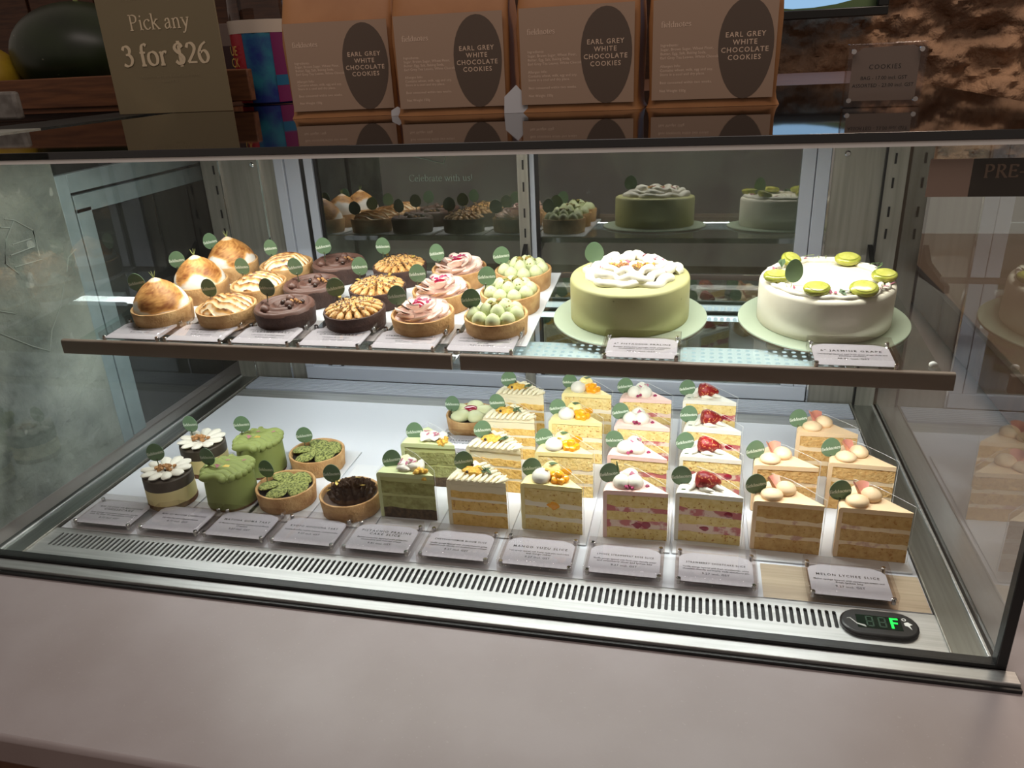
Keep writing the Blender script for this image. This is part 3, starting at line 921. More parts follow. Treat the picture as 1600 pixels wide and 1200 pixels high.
V = 'Vanilla sponge layered with '
low_signs = [
    (6.9, ['MINI TIE GUAN YIN MASCARPONE', 'CHEESECAKE'], ['Rose Oolong mascarpone cheesecake, sponge', 'with Tie Guan Yin mascarpone cremeux'], '8.72 incl. GST', 'mini tie guan yin mascarpone cheesecake'),
    (16.9, ['MINI UJI MATCHA CHEESECAKE'], ['Uji matcha mascarpone cheese'], '8.72 incl. GST', 'mini uji matcha cheesecake'),
    (26.3, ['MATCHA GOMA TART'], ['Uji Matcha cream & genmai, sesame and Uji Matcha', 'Cremeux'], '9.27 incl. GST', 'matcha goma tart'),
    (35.9, ['KYOTO HOUJICHA TART'], ['Hojicha & coffee, hojicha cremeux, caramel cookie'], '9.27 incl. GST', 'kyoto houjicha tart'),
    (45.7, ['PISTACHIO PRALINE', 'CAKE SLICE'], ['Butter pistachio layered with pistachio', 'mousseline and roasted cream'], '9.81 incl. GST', 'pistachio praline cake slice'),
    (55.6, ['CHRYSANTHEMUM BLOOM SLICE'], [V + 'chrysanthemum gelee,', 'chrysanthemum chantilly and chrysanthemum cremeux'], '9.27 incl. GST', 'chrysanthemum bloom slice'),
    (65.6, ['MANGO YUZU SLICE'], ['Yuzu sponge layered with freshly made yuzu curd cream', 'and mango cubes'], '9.27 incl. GST', 'mango yuzu slice'),
    (75.8, ['LYCHEE STRAWBERRY ROSE SLICE'], [V + 'floral rose chantilly cream', 'and strawberry slices and lychee bits'], '9.27 incl. GST', 'lychee strawberry rose slice'),
    (86.1, ['STRAWBERRY SHORTCAKE SLICE'], [V + 'fresh strawberries, white', 'chocolate chantilly and freshly made strawberry jam'], '9.27 incl. GST', 'strawberry shortcake slice'),
    (100.3, ['MELON LYCHEE SLICE'], ['Melon sponge layered with cantaloupe cream and', 'fresh lychee bits'], '9.27 incl. GST', 'melon lychee slice'),
]
for x, ti, de, pr, nm in low_signs:
    sign((x, 3.25, 0.02), ti, de, pr, 'clear acrylic sign lettered ' + nm + ' on the lower deck')
sign((49.6, 29.4, .02), ['STRAWBERRY TART'], ['Matcha & strawberry cream'], '9.27 incl. GST', 'clear acrylic sign before the pale green flower tart')
up_signs = [
    (9.3, ['YUZU MERINGUE TART'], ['Vanilla & yuzu curd'], '9.27 incl. GST', 'under the toasted meringue domes'),
    (18.6, ['LEMON MERINGUE TART'], ['Vanilla & lemon curd'], '8.72 incl. GST', 'lettered lemon meringue tart'),
    (28.2, ['CHOCOLATE BROWNIE SALTED', 'CARAMEL TART'], ['Chocolate & salted caramel'], '9.27 incl. GST', 'lettered chocolate brownie salted caramel tart'),
    (37.8, ['CHOCOLATE HAZELNUT', 'CRUNCH TART'], ['Hazelnut & chocolate'], '9.27 incl. GST', 'lettered chocolate hazelnut tart'),
    (47.6, ['STRAWBERRY ROSE TART'], ['Strawberry compote, rose chantilly'], '9.27 incl. GST', 'lettered strawberry rose tart'),
    (57.4, ['SICILIAN PISTACHIO TART'], ['Pistachio cream with sicilian pistachio', 'gianduja'], '9.81 incl. GST', 'lettered sicilian pistachio tart'),
    (76.6, ['6" PISTACHIO PRALINE'], ['Butter pistachio sponge with pistachio', 'mousseline and roasted cream'], '68.81 incl. GST', 'lettered pistachio praline before the pale green cake'),
    (99.7, ['6" JASMINE GRAPE'], ['Tea sponge layered with fresh green grape slices and', 'jasmine chantilly'], '68.81 incl. GST', 'lettered jasmine grape before the white cake'),
]
for x, ti, de, pr, nm in up_signs:
    yy = 14.0 if x < 60 else 13.9
    sign((x, yy, SZ(yy) + .03), ti, de, pr, 'clear acrylic sign on the upper shelf ' + nm, rot=(TILT, 0, 0))

# ================================================================== PASTRY PARTS


def shell_mb(ro=4.15, rb=3.8, h=2.6, th=.42):
    return MB().lathe([(0, 0), (rb, 0), (rb + .08, .1), (ro - .03, h - .12), (ro - .1, h), (ro - th + .08, h), (ro - th, h - .12), (ro - th - .15, h - .75), (0, h - .75)], 40)


def wob(mb, amp, sc, seed=0.0):
    return mb.xform(lambda x, y, z: tuple(Vector((x, y, z)) + noise.noise_vector(Vector((x * sc + seed, y * sc, z * sc))) * amp))


def kiss_mb(r, h, n=16, c=(0, 0, 0), tip=True, mb=None):
    mb = mb or MB()
    prof = [(0, 0), (r * .84, 0), (r * .98, h * .16), (r * 1.02, h * .36), (r * .93, h * .56), (r * .72, h * .75), (r * .42, h * .90), (r * .16, h * .97), (0, h * 1.02 if tip else h * .98)]
    return mb.lathe(prof, n, c)


PARTS = {}


def P(name, me, loc=(0, 0, 0), rot=(0, 0, 0), sc=(1, 1, 1), ch=()):
    return (name, me, loc, rot, sc, ch)


def build(name, label, cat, group, loc, rotz, parts, rot=None):
    t = thing(name, label, cat, loc, rotz, group, rot)
    for nm, me, l, r, s, ch in parts:
        o = place(nm, me, t, l, r, s)
        for nm2, me2, l2, r2, s2, _ in ch:
            place(nm2, me2, o, l2, r2, s2)
    return t


SHELL = mesh('pastry_shell', wob(shell_mb(), .05, .9), CRUST)
SHELL_CH = mesh('pastry_shell', wob(shell_mb(), .05, .9), CRUST_CH)


def disc(name, r, z, m, dome=.15):
    return mesh(name, MB().lathe([(r, z), (r * .7, z + dome * .6), (0, z + dome)], 32), m)


# --- toasted dome
def dome_parts(seed):
    mb = MB()
    R, H = 3.72, 4.3
    nu, nv = 48, 28

    def fn(u, v):
        a = 2 * math.pi * u
        r = R * (math.cos(v * math.pi / 2) ** .78) if v < .97 else R * .02
        r = R * ((1 - v ** 1.75) ** .72) * (1 + .03 * math.sin(math.pi * v)) * (1 - .12 * max(0, v - .8) / .2)
        z = 2.25 + H * v + (0.35 * max(0, v - .9) * 10 * .3)
        k = noise.noise(Vector((math.cos(a) * 1.2, math.sin(a) * 1.2, v * 3 + seed))) * .12
        return ((r + k * (1 - v)) * math.cos(a), (r + k * (1 - v)) * math.sin(a), z)
    mb.surf(fn, nu, nv, cu=True)
    tz = []
    for x, y, z in mb.v:
        v = (z - 2.25) / H
        n1 = noise.fractal(Vector((x * .5 + seed * 3, y * .5, z * .6)), 1, 2, 4)
        n2 = noise.noise(Vector((x * 4 + seed, y * 4, z * 4)))
        side = .35 * noise.noise(Vector((x * .28 + seed * 7, y * .28, 0)))
        t = (v - .20 + side * 1.5) * 5 + n1 * .7
        t = max(0, min(1, t)) * (.74 + .30 * n2 + .30 * n1)
        if v > .93:
            t *= .35
        tz.append(max(0, min(1, t)))
    mb.t = tz
    parts = [P('pastry_shell', SHELL), P('curd', disc('curd', 3.8, 2.2, LEMON)), P('meringue', mesh('meringue', mb, MERINGUE, 80))]
    sp = MB()
    for k in range(5):
        a = k * 1.26 + seed
        sp.tube([(0, 0, 6.5), (.18 * math.cos(a), .18 * math.sin(a), 6.95), (.42 * math.cos(a), .42 * math.sin(a), 7.5)], [.05, .045, .015], 5)
    parts.append(P('herb_sprig', mesh('herb_sprig', sp, STEM)))
    return parts


# --- lemon meringue ruffles
def ruffle_parts(seed):
    mb = MB()
    R = 3.55
    nu, nv = 110, 44
    ts = []

    def hf(x, y):
        r = math.hypot(x, y)
        base = 2.3 + .95 * max(0, 1 - (r / R) ** 2.6)
        u = y * .98 + .42 * math.sin(x * 1.0 + seed) + .16 * math.sin(x * 2.3 + seed * 2)
        s = u - math.floor(u)
        tooth = s if s < .82 else (1 - s) / .18 * .82
        return base + .95 * tooth * (1 - .6 * (r / R) ** 4), tooth

    def fn(u, v):
        a = 2 * math.pi * u
        r = R * (1 - v)
        x, y = r * math.cos(a), r * math.sin(a)
        z, t = hf(x, y)
        if v == 0:
            z = 2.0
        n = noise.noise(Vector((x * 1.6, y * 1.6, seed)))
        ts.append(max(0, min(1, (t - .42) * 2.6 + n * .55)))
        return (x, y, z)
    mb.surf(fn, nu, nv, cu=True)
    mb.t = ts
    return [P('pastry_shell', SHELL), P('curd', disc('curd', 3.8, 2.0, LEMON, .1)), P('meringue', mesh('meringue', mb, MERINGUE2, 70))]


# --- chocolate swirl
def choc_parts(seed):
    mb = MB()
    R = 4.12
    nu, nv = 56, 30

    def fn(u, v):
        a = 2 * math.pi * u
        r = R * (1 - v)
        x, y = r * math.cos(a), r * math.sin(a)
        if v <= .22:
            t = v / .22
            z = 2.45 + .55 * math.sin(math.pi * t) ** .7
        else:
            z = 2.62 + .22 * math.cos((r * 5.2 + a)) + .05
        z += .08 * noise.noise(Vector((x, y, seed)))
        return (x, y, z)
    mb.surf(fn, nu, nv, cu=True)
    rr = random.Random(seed)
    parts = [P('pastry_shell', SHELL_CH), P('chocolate_swirl', mesh('chocolate_swirl', mb, CHOC, 70))]
    kd = mesh('chocolate_dollop', kiss_mb(.62, .85), CHOC)
    pe = mesh('chocolate_pearl', MB().ball((0, 0, 0), .34, 10, 7), CHOC_DK)
    cr = mesh('biscuit_crumb', wob(MB().ball((0, 0, 0), (.3, .24, .2), 7, 5), .16, 3), PRALINE)
    for (x, y) in ((-1.6, -2.2), (.9, -.3), (.2, 1.8)):
        parts.append(P('chocolate_dollop', kd, (x + rr.uniform(-.2, .2), y, 2.75)))
    for (x, y) in ((1.5, -1.4), (2.4, .6), (-.3, .6)):
        parts.append(P('chocolate_pearl', pe, (x, y + rr.uniform(-.3, .3), 3.0)))
    for k in range(6):
        parts.append(P('biscuit_crumb', cr, (1.6 + rr.uniform(-1, 1), rr.uniform(-.6, 1.4), 3.0), (0, 0, rr.uniform(0, 6))))
    return parts


def petal_mb(l, w, h, n=10, m=6, ridge=0):
    """teardrop of piped cream pointing to -x from its thick end at the origin"""
    def fn(x, y, z):
        t = (x + 1) / 2
        k = math.sin(math.pi * (t ** .75)) ** .8 if 0 < t < 1 else 0
        return (x, y * (.35 + .65 * t), z * (.3 + .7 * t))
    return MB().ball((0, 0, 0), (l / 2, w / 2, h / 2), n, m, fn)


# --- hazelnut rosette
def hazel_parts(seed):
    rr = random.Random(seed)
    pm = mesh('piped_petal', petal_mb(2.3, 1.25, 1.3), HAZEL)
    parts = [P('pastry_shell', SHELL_CH), P('filling', disc('filling', 3.8, 2.05, HAZEL, .8))]
    for k in range(17):
        a = 2 * math.pi * k / 17
        parts.append(P('piped_petal', pm, (2.85 * math.cos(a), 2.85 * math.sin(a), 2.75), (0, .38, a)))
    for k in range(12):
        a = 2 * math.pi * k / 12 + .2
        parts.append(P('piped_petal', pm, (1.75 * math.cos(a), 1.75 * math.sin(a), 3.2), (0, .25, a)))
    for k in range(6):
        a = 2 * math.pi * k / 6
        parts.append(P('piped_petal', pm, (.7 * math.cos(a), .7 * math.sin(a), 3.45), (0, .15, a)))
    sv = MB()
    for k in range(130):
        r, a = 2.9 * math.sqrt(rr.random()), rr.uniform(0, 6.28)
        x, y, z = r * math.cos(a), r * math.sin(a), 3.95 - .085 * r * r
        d = rr.uniform(0, 3.14)
        sv.tube([(x, y, z), (x + .22 * math.cos(d), y + .22 * math.sin(d), z + .06)], .05, 4)
    ob = mesh('chocolate_shavings', sv, CHOC_DK, smooth=False)
    parts.append(P('chocolate_shavings', ob))
    gd = mesh('gold_fleck', wob(MB().prism([(-.2, -.1), (.2, -.15), (.25, .15), (-.1, .2)], 0, .05), .1, 4), GOLD)
    for x, y in ((1.9, 1.2), (-.6, -2.6), (-2.6, .3)):
        parts.append(P('gold_fleck', gd, (x, y, 3.75), (rr.uniform(-.4, .4), .3, rr.uniform(0, 6)), (1.4, 1.4, 1.4)))
    return parts


# --- rose petals
def rose_parts(seed):
    rr = random.Random(seed)

    def fan(l, w):
        mb = MB()

        def fn(u, v):
            a = (u - .5) * 2.0
            r = l * v
            rim = .14 * math.sin(u * 14) * v
            return (r * math.cos(a) * (.9 + .1 * v), r * math.sin(a) * w, .75 * v * v * (1 - .5 * abs(u - .5)) + rim * .3 + .12)
        mb.surf(fn, 10, 5)

        def fn2(u, v):
            x, y, z = fn(1 - u, v)
            return (x * .98, y * .98, z - .34 * (1 - .4 * v))
        mb.surf(fn2, 10, 5)
        n = 11
        o2 = 66
        top = [5 * n + i for i in range(n)]
        bot = [o2 + 5 * n + (10 - i) for i in range(n)]
        mb.f += [(top[i], bot[i], bot[i + 1], top[i + 1]) for i in range(10)]
        mb.m += [0] * 10
        return mb
    big, sm = mesh('cream_petal', fan(2.5, .85), PINK, 60), mesh('cream_petal', fan(1.9, .85), PINK, 60)
    parts = [P('pastry_shell', SHELL), P('filling', disc('filling', 3.8, 2.05, PINK, .7))]
    for k in range(8):
        a = 2 * math.pi * k / 8 + seed
        parts.append(P('cream_petal', big, (1.15 * math.cos(a), 1.15 * math.sin(a), 2.25), (.25, -.05, a)))
    for k in range(5):
        a = 2 * math.pi * k / 5 + seed + .3
        parts.append(P('cream_petal', sm, (.35 * math.cos(a), .35 * math.sin(a), 2.95), (.3, -.25, a)))
    jm = mesh('jam_centre', wob(MB().ball((0, 0, 0), (.95, .75, .4), 12, 7), .12, 1.5), JAM)
    parts.append(P('jam_centre', jm, (-.1, -.5, 3.75)))
    pt = mesh('rose_petal', wob(MB().prism([(-.3, -.2), (.3, -.25), (.42, .1), (0, .3), (-.35, .15)], 0, .04), .14, 2), ROSE)
    for k in range(6):
        parts.append(P('rose_petal', pt, (rr.uniform(-1.2, 1.4), rr.uniform(-.6, 1.0), 4.0 + rr.uniform(0, .2)), (rr.uniform(-.6, .6), rr.uniform(-.6, .6), rr.uniform(0, 6))))
    return parts


# --- pistachio kisses
def pista_parts(seed):
    rr = random.Random(seed)
    ks = mesh('cream_kiss', kiss_mb(.98, 1.75), PISTA)
    nt = mesh('pistachio', wob(MB().ball((0, 0, 0), (.42, .25, .22), 8, 6), .1, 3), NUT)
    parts = [P('pastry_shell', SHELL), P('filling', disc('filling', 3.8, 2.0, PISTA, .1))]
    for k in range(9):
        a = 2 * math.pi * k / 9 + seed
        parts.append(P('cream_kiss', ks, (2.72 * math.cos(a), 2.72 * math.sin(a), 2.0), (0, 0, a), (1, 1, rr.uniform(.92, 1.06))))
    for k in range(4):
        a = 2 * math.pi * k / 4 + seed
        parts.append(P('cream_kiss', ks, (1.12 * math.cos(a), 1.12 * math.sin(a), 2.5), (0, 0, a), (.95, .95, 1.05)))
    for k in range(4):
        parts.append(P('pistachio', nt, (rr.uniform(-1.3, 1.3), rr.uniform(-1.5, .8), 4.1), (rr.uniform(-.4, .4), .3, rr.uniform(0, 6)), (1.25, 1.25, 1.25)))
    cm = mesh('nut_crumb', wob(MB().ball((0, 0, 0), (.16, .13, .11), 6, 4), .06, 4), NUT)
    for k in range(9):
        parts.append(P('nut_crumb', cm, (rr.uniform(-1.8, 1.8), rr.uniform(-1.8, 1.8), 3.85)))
    return parts


# --- matcha goma tart
def matcha_parts(seed):
    parts = [P('pastry_shell', SHELL), P('filling', disc('filling', 3.8, 1.95, GOMA, .1))]

    def lobe(x, y, z):
        t = (x + 1) / 2
        g = .06 * math.cos(y * 22) * t
        return (x, y * (.25 + .85 * t) * (1.0 if t < .9 else .98), z * (.35 + .65 * t) + g)
    pm = mesh('cream_petal', wob(MB().ball((0, 0, 0), (1.85, 2.0, .55), 22, 10, lobe), .08, .9), MATCHA)
    for k in range(5):
        a = 2 * math.pi * k / 5 + seed
        parts.append(P('cream_petal', pm, (1.85 * math.cos(a), 1.85 * math.sin(a), 2.55), (.18, .08, a)))
    return parts


# --- dark ruffled tea tart
def hoji_parts(seed):
    rr = random.Random(seed)
    parts = [P('pastry_shell', SHELL), P('filling', disc('filling', 3.8, 1.95, HOJI, .6))]

    def ruff(r, h, amp, n):
        mb = MB()

        def fn(u, v):
            a = 2 * math.pi * u
            rad = r + amp * v * math.sin(a * n) + .25 * v
            return (rad * math.cos(a), rad * math.sin(a), h * v + .1 * v * math.sin(a * n * 1.7))
        mb.surf(fn, 96, 4, cu=True)

        def fi(u, v):
            x, y, z = fn(1 - u, v)
            return (x * .96, y * .96, z - .02)
        mb.surf(fi, 96, 4, cu=True)
        return mb
    for r, z, h, n in ((2.9, 2.0, .95, 15), (2.3, 2.3, 1.05, 13), (1.75, 2.6, 1.05, 11), (1.2, 2.85, 1.0, 9), (.7, 3.05, .95, 6), (.3, 3.2, .8, 3)):
        parts.append(P('cream_ruffle', mesh('cream_ruffle', ruff(r, h, .2, n), HOJI, 70), (.25, .1, z), (0, 0, rr.uniform(0, 6))))
    gd = mesh('gold_fleck', wob(MB().prism([(-.2, -.1), (.2, -.15), (.25, .15), (-.1, .2)], 0, .05), .1, 4), GOLD)
    for x, y, z in ((-1.7, -.3, 3.9), (-2.4, -1.3, 3.3), (.9, 1.2, 4.1), (1.9, .2, 3.6), (-1.9, .5, 3.7)):
        parts.append(P('gold_fleck', gd, (x, y, z), (rr.uniform(-.6, .6), .3, rr.uniform(0, 6)), (1.5, 1.5, 1.5)))
    return parts


# --- pale green flower tart
def flower_parts(seed):
    parts = [P('pastry_shell', SHELL), P('filling', disc('filling', 3.8, 1.95, GOMA, .1))]
    pm = mesh('cream_petal', MB().ball((0, 0, 0), (1.85, 1.75, .95), 18, 10, lambda x, y, z: (x, y * (.55 + .45 * (x + 1) / 2), z)), mat('pale_matcha_cream', (216, 218, 172), .5, sss=.04))
    for k in range(5):
        a = 2 * math.pi * k / 5 + seed
        parts.append(P('cream_petal', pm, (1.95 * math.cos(a), 1.95 * math.sin(a), 2.7), (0, -.05, a)))
    parts.append(P('jam_centre', mesh('jam_centre', wob(MB().ball((0, 0, 0), (.95, .8, .4), 12, 7), .15, 1.4), JAM), (0, 0, 3.4), (0, 0, 0), (1.15, 1.15, 1)))
    return parts


# --- layered mini cheesecake
def cheese_parts(seed):
    rr = random.Random(seed)
    R = 3.3
    parts = [P('biscuit_base', mesh('biscuit_base', wob(MB().lathe([(0, 0), (R - .05, 0), (R, .15), (R, .75), (0, .75)], 40), .08, 2), BISCUIT)),
             P('cheese_layer', mesh('cheese_layer', MB().lathe([(0, .72), (R, .72), (R, 2.9), (0, 2.9)], 40), CHEESE)),
             P('tea_layer', mesh('tea_layer', MB().lathe([(0, 2.88), (R, 2.88), (R, 4.35), (R - .12, 4.5), (0, 4.5)], 40), TEA_DK))]
    pm = mesh('cream_petal', MB().ball((0, 0, 0), (1.6, 1.05, .42), 14, 8, lambda x, y, z: (x, y * (.3 + .7 * (x + 1) / 2), z * (.55 + .45 * (x + 1) / 2) + .07 * math.cos(y * 9))), CREAM)
    for k in range(10):
        a = 2 * math.pi * k / 10
        parts.append(P('cream_petal', pm, (1.9 * math.cos(a), 1.9 * math.sin(a), 4.85), (.1, -.12, a)))
    cm = mesh('praline_crumb', wob(MB().ball((0, 0, 0), (.34, .28, .24), 7, 5), .16, 3), PRALINE)
    for k in range(16):
        r, a = 1.1 * math.sqrt(rr.random()), rr.uniform(0, 6.28)
        parts.append(P('praline_crumb', cm, (r * math.cos(a) * 1.2, r * math.sin(a), 5.15 + rr.uniform(0, .3)), (0, 0, rr.uniform(0, 6))))
    return parts


# --- matcha mousse cake with ruffled top
def mousse_parts(seed):
    rr = random.Random(seed)
    R = 3.45
    parts = [P('biscuit_base', mesh('biscuit_base', MB().lathe([(0, 0), (R - .1, 0), (R - .05, .4), (0, .4)], 40), BISCUIT)),
             P('mousse_body', mesh('mousse_body', MB().lathe([(0, .38), (R, .38), (R - .12, 4.9), (R - .4, 5.1), (0, 5.1)], 40), MATCHA_G))]
    for k in range(7):
        y = -2.7 + k * .88
        hw = math.sqrt(max(.1, 3.15 ** 2 - y * y * .9))

        def fn(u, v, hw=hw):
            x = (u - .5) * 2 * hw
            a = math.pi * v
            th = .62 * (1 - .25 * abs(u - .5))
            return (x, -.7 * math.cos(a) * 1.0 + .25 * math.sin(x * 1.3), .75 * math.sin(a) * (1 - (abs(u - .5) * 2) ** 4 * .6) + .12 * math.sin(x * 2))
        mb = MB().surf(fn, 18, 8)
        mb.ball((-hw, 0, .15), (.45, .62, .5), 8, 6).ball((hw, 0, .15), (.45, .62, .5), 8, 6)
        parts.append(P('mousse_ruffle', mesh('mousse_ruffle', mb, MATCHA_G, 70), (0, y, 4.85), (.25, 0, 0)))
    pt = mesh('dried_petal', wob(MB().prism([(-.35, -.15), (.3, -.2), (.4, .1), (0, .25), (-.3, .15)], 0, .05), .15, 2), PETAL_P)
    for x, y in ((-.9, -1.0), (-.5, -1.2), (-.7, -.8), (1.6, 1.6), (-.6, .8)):
        parts.append(P('dried_petal', pt, (x, y, 5.78), (rr.uniform(-.7, .7), rr.uniform(-.5, .5), rr.uniform(0, 6)), (.75, .6, 1)))
    parts.append(P('gold_fleck', mesh('gold_fleck', wob(MB().prism([(-.3, -.1), (.3, -.15), (.35, .15), (-.1, .2)], 0, .05), .1, 4), GOLD), (.5, -.7, 5.75), (.3, 0, .4), (1.5, 1.5, 1)))
    return parts


# ---------------- upper shelf tarts
ROWS = [('front', 18.8), ('middle', 27.3), ('back', 36.3)]
COLS = {'A': 9.6, 'B': 19.5, 'C': 28.2, 'D': 38.5, 'E': 48.2, 'F': 58.0}
TARTS = {
    'A': ('meringue_tart', 'domed toasted meringue tart with a herb sprig', dome_parts),
    'B': ('lemon_tart', 'lemon tart with ruffled scorched meringue', ruffle_parts),
    'C': ('chocolate_tart', 'dark chocolate swirl tart with pearls', choc_parts),
    'D': ('hazelnut_tart', 'chocolate shell tart with piped hazelnut cream', hazel_parts),
    'E': ('rose_tart', 'tart with pink cream petals and red centre', rose_parts),
    'F': ('pistachio_tart', 'tart with pale green pistachio cream kisses', pista_parts),
}
FLAGPOS = {'A': (-3.5, .6, 5.6), 'B': (-2.9, 1.2, 4.6), 'C': (-2.4, .6, 5.0), 'D': (-2.6, .8, 5.2), 'E': (-3.4, .4, 4.6), 'F': (-3.0, -.4, 4.7)}
for c, x in COLS.items():
    ln = thing('tart_liner', 'white card strip under the ' + {'A': 'domed meringue', 'B': 'ruffled lemon', 'C': 'chocolate swirl', 'D': 'hazelnut', 'E': 'pink rose', 'F': 'pistachio'}[c] + ' tarts on the shelf', 'liner', (x, 27.6, SZ(27.6) + .02), rot=(TILT, 0, 0), group='white card strips on the shelf')
    part('card', MB().box(-4.55, 4.55, -13.0, 13.6, 0, .18), CARDW, ln, bevel=.05)
    nm, lab, fnp = TARTS[c]
    cached = None
    for i, (rw, y) in enumerate(ROWS):
        yy = y + {'A': (-.3, 1.2, 1.4), 'B': (.2, .8, .6), 'C': (.5, .4, 1.2), 'D': (.2, .1, .4), 'E': (-.4, -.6, -.6), 'F': (-.5, -.8, -1.2)}[c][i] * .8
        if cached is None or c in 'AB':
            cached = fnp(1.0 + i * 1.7 + ord(c) * .37 if c in 'ABF' else i + 3)
        t = build(nm, lab + ', ' + rw + ' of three on the shelf', 'tart', nm.replace('_', ' ') + 's on the upper shelf', (x, yy, SZ(yy) + .22), rnd.uniform(-.5, .5) if c not in 'BC' else rnd.uniform(-.15, .15), cached, None)
        t.rotation_mode = 'ZYX'
        t.rotation_euler[0] = TILT
        fx, fy, fz = FLAGPOS[c]
        f = flag(t, fx, fy, fz, yaw=None)
        # keep flag facing the aisle however the tart is turned
        R0 = Matrix.Rotation(-t.rotation_euler[2], 3, 'Z')
        p = R0 @ Vector((fx, fy, 0))
        f.location = Vector((p.x, p.y, fz)) * S
        f.rotation_euler[2] -= t.rotation_euler[2]

# ---------------- whole cakes


def cake_body(R, h, m, lip=.35):
    return mesh('cake_body', wob(MB().lathe([(0, 0), (R - .1, 0), (R, .15), (R, h - lip * 1.2), (R - lip * .3, h - lip * .4), (R - lip, h), (R * .5, h + .06), (0, h + .05)], 72), .05, .35), m, 60)


def cake_board(t, R):
    b = part('cake_board', MB().lathe([(0, 0), (R, 0), (R, .12)], 72), BOARD_EDGE, t)
    part('board_face', MB().lathe([(R, .1), (R, .26), (R - .05, .3), (0, .3)], 72), BOARD, b)


c1 = thing('pistachio_cake', 'whole pale green round cake with cream swirl and crumb topping', 'cake', (74.2, 25.2, SZ(25.2) + .05), rot=(TILT, 0, 0))
cake_board(c1, 9.9)
place('cake_body', cake_body(7.6, 5.5, GREENCAKE), c1, (0, 0, .3))
cr = random.Random(11)
for k, (r, z, th, n, ph) in enumerate(((5.25, 6.0, .6, 90, 0), (4.35, 6.6, .58, 80, 1.2), (3.3, 7.1, .5, 70, 2.2))):
    pts, rad = [], []
    for i in range(n):
        a = 2 * math.pi * i / n * .97 + ph
        rr_ = r + .32 * math.sin(a * 5 + k) + .26 * math.sin(a * 11 + k * 2)
        pts.append((rr_ * math.cos(a) * 1.05, rr_ * math.sin(a) * .95, z + .2 * math.sin(a * 8 + k)))
        rad.append(th * (1 + .18 * math.sin(a * 6 + k * 3)))
    part('cream_swirl', wob(MB().tube(pts, rad, 10), .12, 1.1), CREAM, c1, (.2, .3, 0), sharp=80)
part('cream_centre', wob(MB().lathe([(4.6, 5.8), (3.6, 6.6), (2.2, 6.7), (0, 6.6)], 40), .15, .8), CREAM, c1, (.2, .3, 0), sharp=80)
for k in range(6):
    a = k * 1.05
    part('cream_curl', wob(MB().ball((0, 0, 0), (.8, .55, .6), 12, 8), .25, 1.2), CREAM, c1, (.2 + 2.4 * math.cos(a + .6), 1.4 + 1.7 * math.sin(a + .6), 7.1), (0, 0, a), sharp=80)
crm = mesh('praline_crumb', wob(MB().ball((0, 0, 0), (.26, .2, .18), 6, 4), .12, 4), PRALINE)
crm2 = mesh('praline_crumb', wob(MB().ball((0, 0, 0), (.26, .2, .18), 6, 4), .12, 3), CHRYS)
for k in range(85):
    x = cr.uniform(-2.6, 2.9)
    place('praline_crumb', crm if k % 3 else crm2, c1, (x + .2, cr.gauss(-.4, .45) - .1 * abs(x), 7.05 + cr.uniform(0, .35)), (0, 0, cr.uniform(0, 6)), (cr.uniform(.6, 1.2),) * 3)
ptm = mesh('dried_petal', wob(MB().prism([(-.3, -.2), (.3, -.25), (.42, .1), (0, .3), (-.35, .15)], 0, .05), .2, 2), PETAL_P)
for x, y in ((-3.3, -1.8), (-3.0, -2.0), (-.6, -2.0), (-.3, -1.8), (-.2, .4), (2.6, 1.8), (3.0, 1.4), (3.4, 1.5), (3.9, .9), (3.6, 1.9), (4.6, .4), (2.4, 2.3), (4.4, -1.2), (-1.8, 2.4), (1.6, 2.8)):
    place('dried_petal', ptm, c1, (x, y, 7.35 if abs(x) < 4 else 6.8), (cr.uniform(-.7, .7), cr.uniform(-.7, .7), cr.uniform(0, 6)), (1.1, 1.1, 1.1))
place('name_flag', FLAG_ME, c1, (-4.6, 1.0, 8.3), (0, 0, .1), (1.0, 1, 1.05), label='green flag with pale lettering')
place('lettering', FLAGTXT_ME, c1.children[-1], (0, -.05, -.25))
place('pick', PICK_ME, c1.children[-1])

c2 = thing('grape_cake', 'whole white round cake ringed with halved green grapes', 'cake', (98.0, 25.6, SZ(25.6) + .05), rot=(TILT, 0, 0))
cake_board(c2, 10.1)
place('cake_body', cake_body(7.85, 5.2, WHITECAKE, .45), c2, (0, 0, .3))
for k, (r, z) in enumerate(((6.9, 5.6), (6.2, 5.65))):
    pts = [((r + .14 * math.sin(i * .9 + k)) * math.cos(2 * math.pi * i / 100), (r + .14 * math.sin(i * .9 + k)) * math.sin(2 * math.pi * i / 100), z + .06 * math.sin(i * 1.3)) for i in range(101)]
    part('piped_border', MB().tube(pts, .36, 8), CREAM, c2, sharp=80)
gh = MB().ball((0, 0, 0), (1.35, 1.0, .62), 18, 10, lambda x, y, z: (x, y, z if z < .35 else .35 + (z - .35) * .35))
ghm = mesh('grape_half', gh, GRAPE, 50)
gcm = mesh('grape_core', MB().lathe([(0, .02), (.55, .02), (.74, -.03)], 16, sx=1.35), mat('grape_core', (196, 192, 100), .2, rgb2=(176, 176, 80), nscale=200, sss=.2))
for x, y, rz, rx in ((-6.0, -1.7, .2, -.2), (-3.8, 4.6, 1.1, -.5), (-1.9, -5.8, .4, -.35), (3.2, -5.6, -.1, -.5), (6.2, -1.0, .5, -.25), (3.0, 5.0, .2, -.3)):
    g = place('grape_half', ghm, c2, (x, y, 6.35), (-rx * .8, 0, rz), (1.2, 1.25, 1.25))
    place('grape_core', gcm, g, (0, 0, .37))
lfm = mesh('mint_leaf', wob(MB().prism([(-.6, 0), (-.2, -.28), (.3, -.24), (.7, 0), (.3, .24), (-.2, .28)], 0, .05), .18, 1.6), LEAF)
